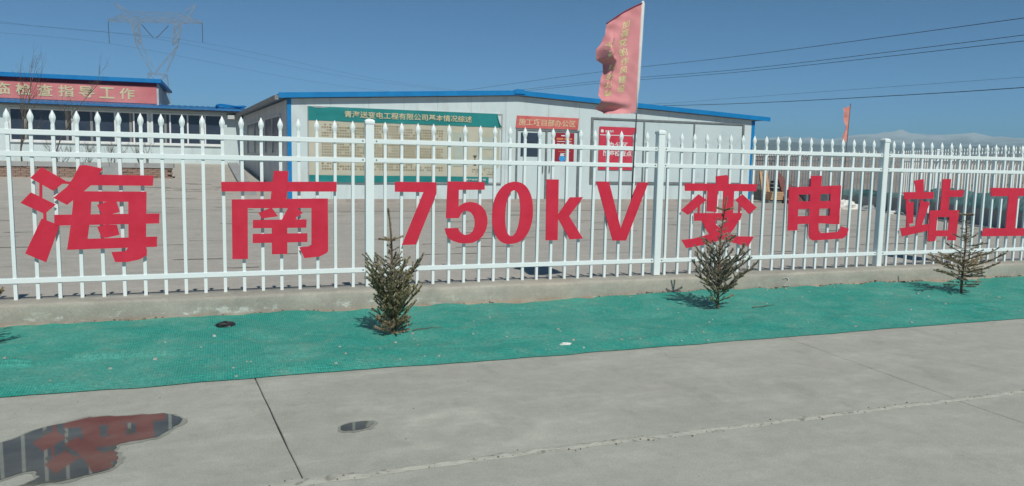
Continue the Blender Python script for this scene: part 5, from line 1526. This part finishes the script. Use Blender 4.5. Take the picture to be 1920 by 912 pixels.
def wire(pts, rad, label, grp):
    """smooth hanging line through the given points"""
    P_ = [Vector(p) for p in pts]; out = []
    for i in range(len(P_)-1):
        p0 = P_[max(i-1, 0)]; p1 = P_[i]; p2 = P_[i+1]; p3 = P_[min(i+2, len(P_)-1)]
        for s in range(10):
            t = s/10
            out.append(0.5*((2*p1)+(p2-p0)*t+(2*p0-5*p1+4*p2-p3)*t*t+(3*p1-p0-3*p2+p3)*t**3))
    out.append(P_[-1])
    rads = [rad]*len(out)
    return tag(MB().tube(out, rads, 5).build('power_line', M['cable']), label, 'power line', grp)
ga = 'black service cables crossing the sky over the office'
wire([(29, 2, 7.6), (32.1, 13.8, 7.98), (33.5, 18.7, 8.37), (34.2, 39.9, 9.30), (33.9, 61.7, 10.36), (33.6, 99.6, 11.86), (33, 150, 13.5)], 0.016, 'topmost black cable crossing the sky beside the red flag', ga)
wire([(29, 2, 7.0), (32.1, 13.7, 7.31), (33.5, 18.6, 7.59), (34.2, 39.8, 8.34), (33.4, 62.0, 9.42), (33.6, 99.5, 10.93), (33, 150, 12.7)], 0.015, 'upper one of two close black cables below the topmost cable', ga)
wire([(29, 2, 6.75), (32.1, 13.7, 7.05), (33.5, 18.6, 7.32), (34.2, 39.8, 8.15), (33.4, 62.0, 9.20), (33.6, 99.5, 10.70), (33, 150, 12.4)], 0.015, 'lower one of two close black cables below the topmost cable', ga)
wire([(36, 10, 5.5), (37.6, 16.8, 5.62), (38.4, 21.9, 5.74), (39.2, 30.2, 6.0), (39.0, 45.5, 6.47), (39.6, 64.5, 7.40), (39.5, 100, 9.2)], 0.022, 'lowest thick black cable just over the office roof end', ga)
wire([(66, 26, 9.6), (65.2, 33.7, 9.53), (63.0, 39.9, 9.38), (57, 69, 9.5), (55.3, 91.2, 9.9), (54, 130, 11.5)], 0.012, 'faint thin cable running above the lowest black cable', ga)
gb = 'faint conductors strung from the pylon'
for (x, z, lab) in ((-31.2, 32.6, 'conductor hanging from the outer arm of the pylon over the banner'), (-19.4, 34.9, 'conductor hanging from the middle of the pylon'), (-6.6, 34.6, 'conductor hanging from the pylon arm nearer the office')):
    wire([(x-120, 150, z+12), (x-55, 200, z-2.0), (x, 240, z), (x+75, 285, z-4.5), (x+190, 350, z-2.0), (x+330, 430, z+8)], 0.022, lab, gb)

# ------------------------------------------------------------------ far mountains
def mountain(name, dist, depth, prof, seed, material, label):
    b = MB(); n = 340; mrows = 14
    az0, az1 = math.radians(-75), math.radians(100)
    for i in range(n+1):
        az = az0+(az1-az0)*i/n
        deg = math.degrees(az)
        hmax = lerp_table(deg, prof)*dist/57.3
        for j in range(mrows+1):
            v = j/mrows
            d = dist-depth*(1-v)
            x, y = -1.1+d*math.sin(az), -6.7+d*math.cos(az)
            z = hmax*(v**1.25)
            z += hmax*0.12*v*fbm(x*0.0050, y*0.0050, seed, 6)
            z += hmax*0.10*v*abs(fbm(x*0.022, y*0.022, seed+2, 6))
            b.v.append((x, y, max(z, 0.0)+3.0*v))
    for i in range(n):
        for j in range(mrows):
            a = i*(mrows+1)+j
            b.f.append((a, a+mrows+1, a+mrows+2, a+1))
    o = b.build(name, material, smooth=True)
    return tag(o, label, kind='structure')
def snow_rock(name, z0, z1, rock1, rock2):
    mt = bpy.data.materials.new(name); mt.use_nodes = True
    nt = mt.node_tree; L = nt.links.new; bs = nt.nodes['Principled BSDF']; bs.inputs['Roughness'].default_value = 0.9
    ge = nd(nt, 'ShaderNodeNewGeometry'); sx = nd(nt, 'ShaderNodeSeparateXYZ'); L(ge.outputs['Position'], sx.inputs[0])
    no = nd(nt, 'ShaderNodeTexNoise'); no.inputs['Scale'].default_value = 0.012; no.inputs['Detail'].default_value = 9; no.inputs['Roughness'].default_value = 0.68
    L(ge.outputs['Position'], no.inputs['Vector'])
    ma = nd(nt, 'ShaderNodeMath', operation='MULTIPLY_ADD'); L(no.outputs['Fac'], ma.inputs[0]); ma.inputs[1].default_value = (z1-z0)*2.2; L(sx.outputs['Z'], ma.inputs[2])
    mr = nd(nt, 'ShaderNodeMapRange'); L(ma.outputs[0], mr.inputs['Value'])
    mr.inputs['From Min'].default_value = z0+(z1-z0)*1.1; mr.inputs['From Max'].default_value = z1+(z1-z0)*1.1
    rr = nd(nt, 'ShaderNodeMix', data_type='RGBA'); L(no.outputs['Fac'], rr.inputs['Factor']); rr.inputs['A'].default_value = rgba(rock1); rr.inputs['B'].default_value = rgba(rock2)
    mx = nd(nt, 'ShaderNodeMix', data_type='RGBA'); L(mr.outputs[0], mx.inputs['Factor']); L(rr.outputs['Result'], mx.inputs['A']); mx.inputs['B'].default_value = rgba((0.62, 0.63, 0.66))
    L(mx.outputs['Result'], bs.inputs['Base Color'])
    return mt
MD = 3200
mountain('mountain_range', MD, 900, [(-75, 1.4), (-30, 1.3), (0, 1.2), (20, 1.3), (36, 1.75), (40, 1.95), (42.5, 2.10), (45, 2.18), (48, 2.22), (51, 2.15), (53, 2.05), (56, 1.95), (70, 1.6), (100, 1.3)], 1.7, snow_rock('snowy_rock', 60, 125, (0.10, 0.095, 0.10), (0.17, 0.155, 0.15)), 'snow-capped mountain range on the hazy horizon')
mountain('foothills', 2100, 900, [(-75, 1.2), (0, 1.1), (30, 1.35), (38, 1.75), (43, 1.5), (48, 1.35), (54, 1.55), (60, 1.2), (100, 1.0)], 4.2, mat('bare_hills', (0.12, 0.105, 0.09), (0.19, 0.17, 0.145), 0.006, 0.95), 'bare foothills below the snowy range')

# ------------------------------------------------------------------ air
hz = MB().box(-3900, 3900, -3900, 3900, -1.6, 185).build('haze', None)
tag(hz, 'pale haze over the plain', kind='stuff')
hm = bpy.data.materials.new('haze_air'); hm.use_nodes = True
nt = hm.node_tree
for n_ in list(nt.nodes): nt.nodes.remove(n_)
pv = nd(nt, 'ShaderNodeVolumePrincipled')
pv.inputs['Color'].default_value = (0.48, 0.84, 0.94, 1)
pv.inputs['Density'].default_value = 0.00040
pv.inputs['Anisotropy'].default_value = 0.0
om = nd(nt, 'ShaderNodeOutputMaterial')
nt.links.new(pv.outputs[0], om.inputs['Volume'])
hz.data.materials.append(hm)
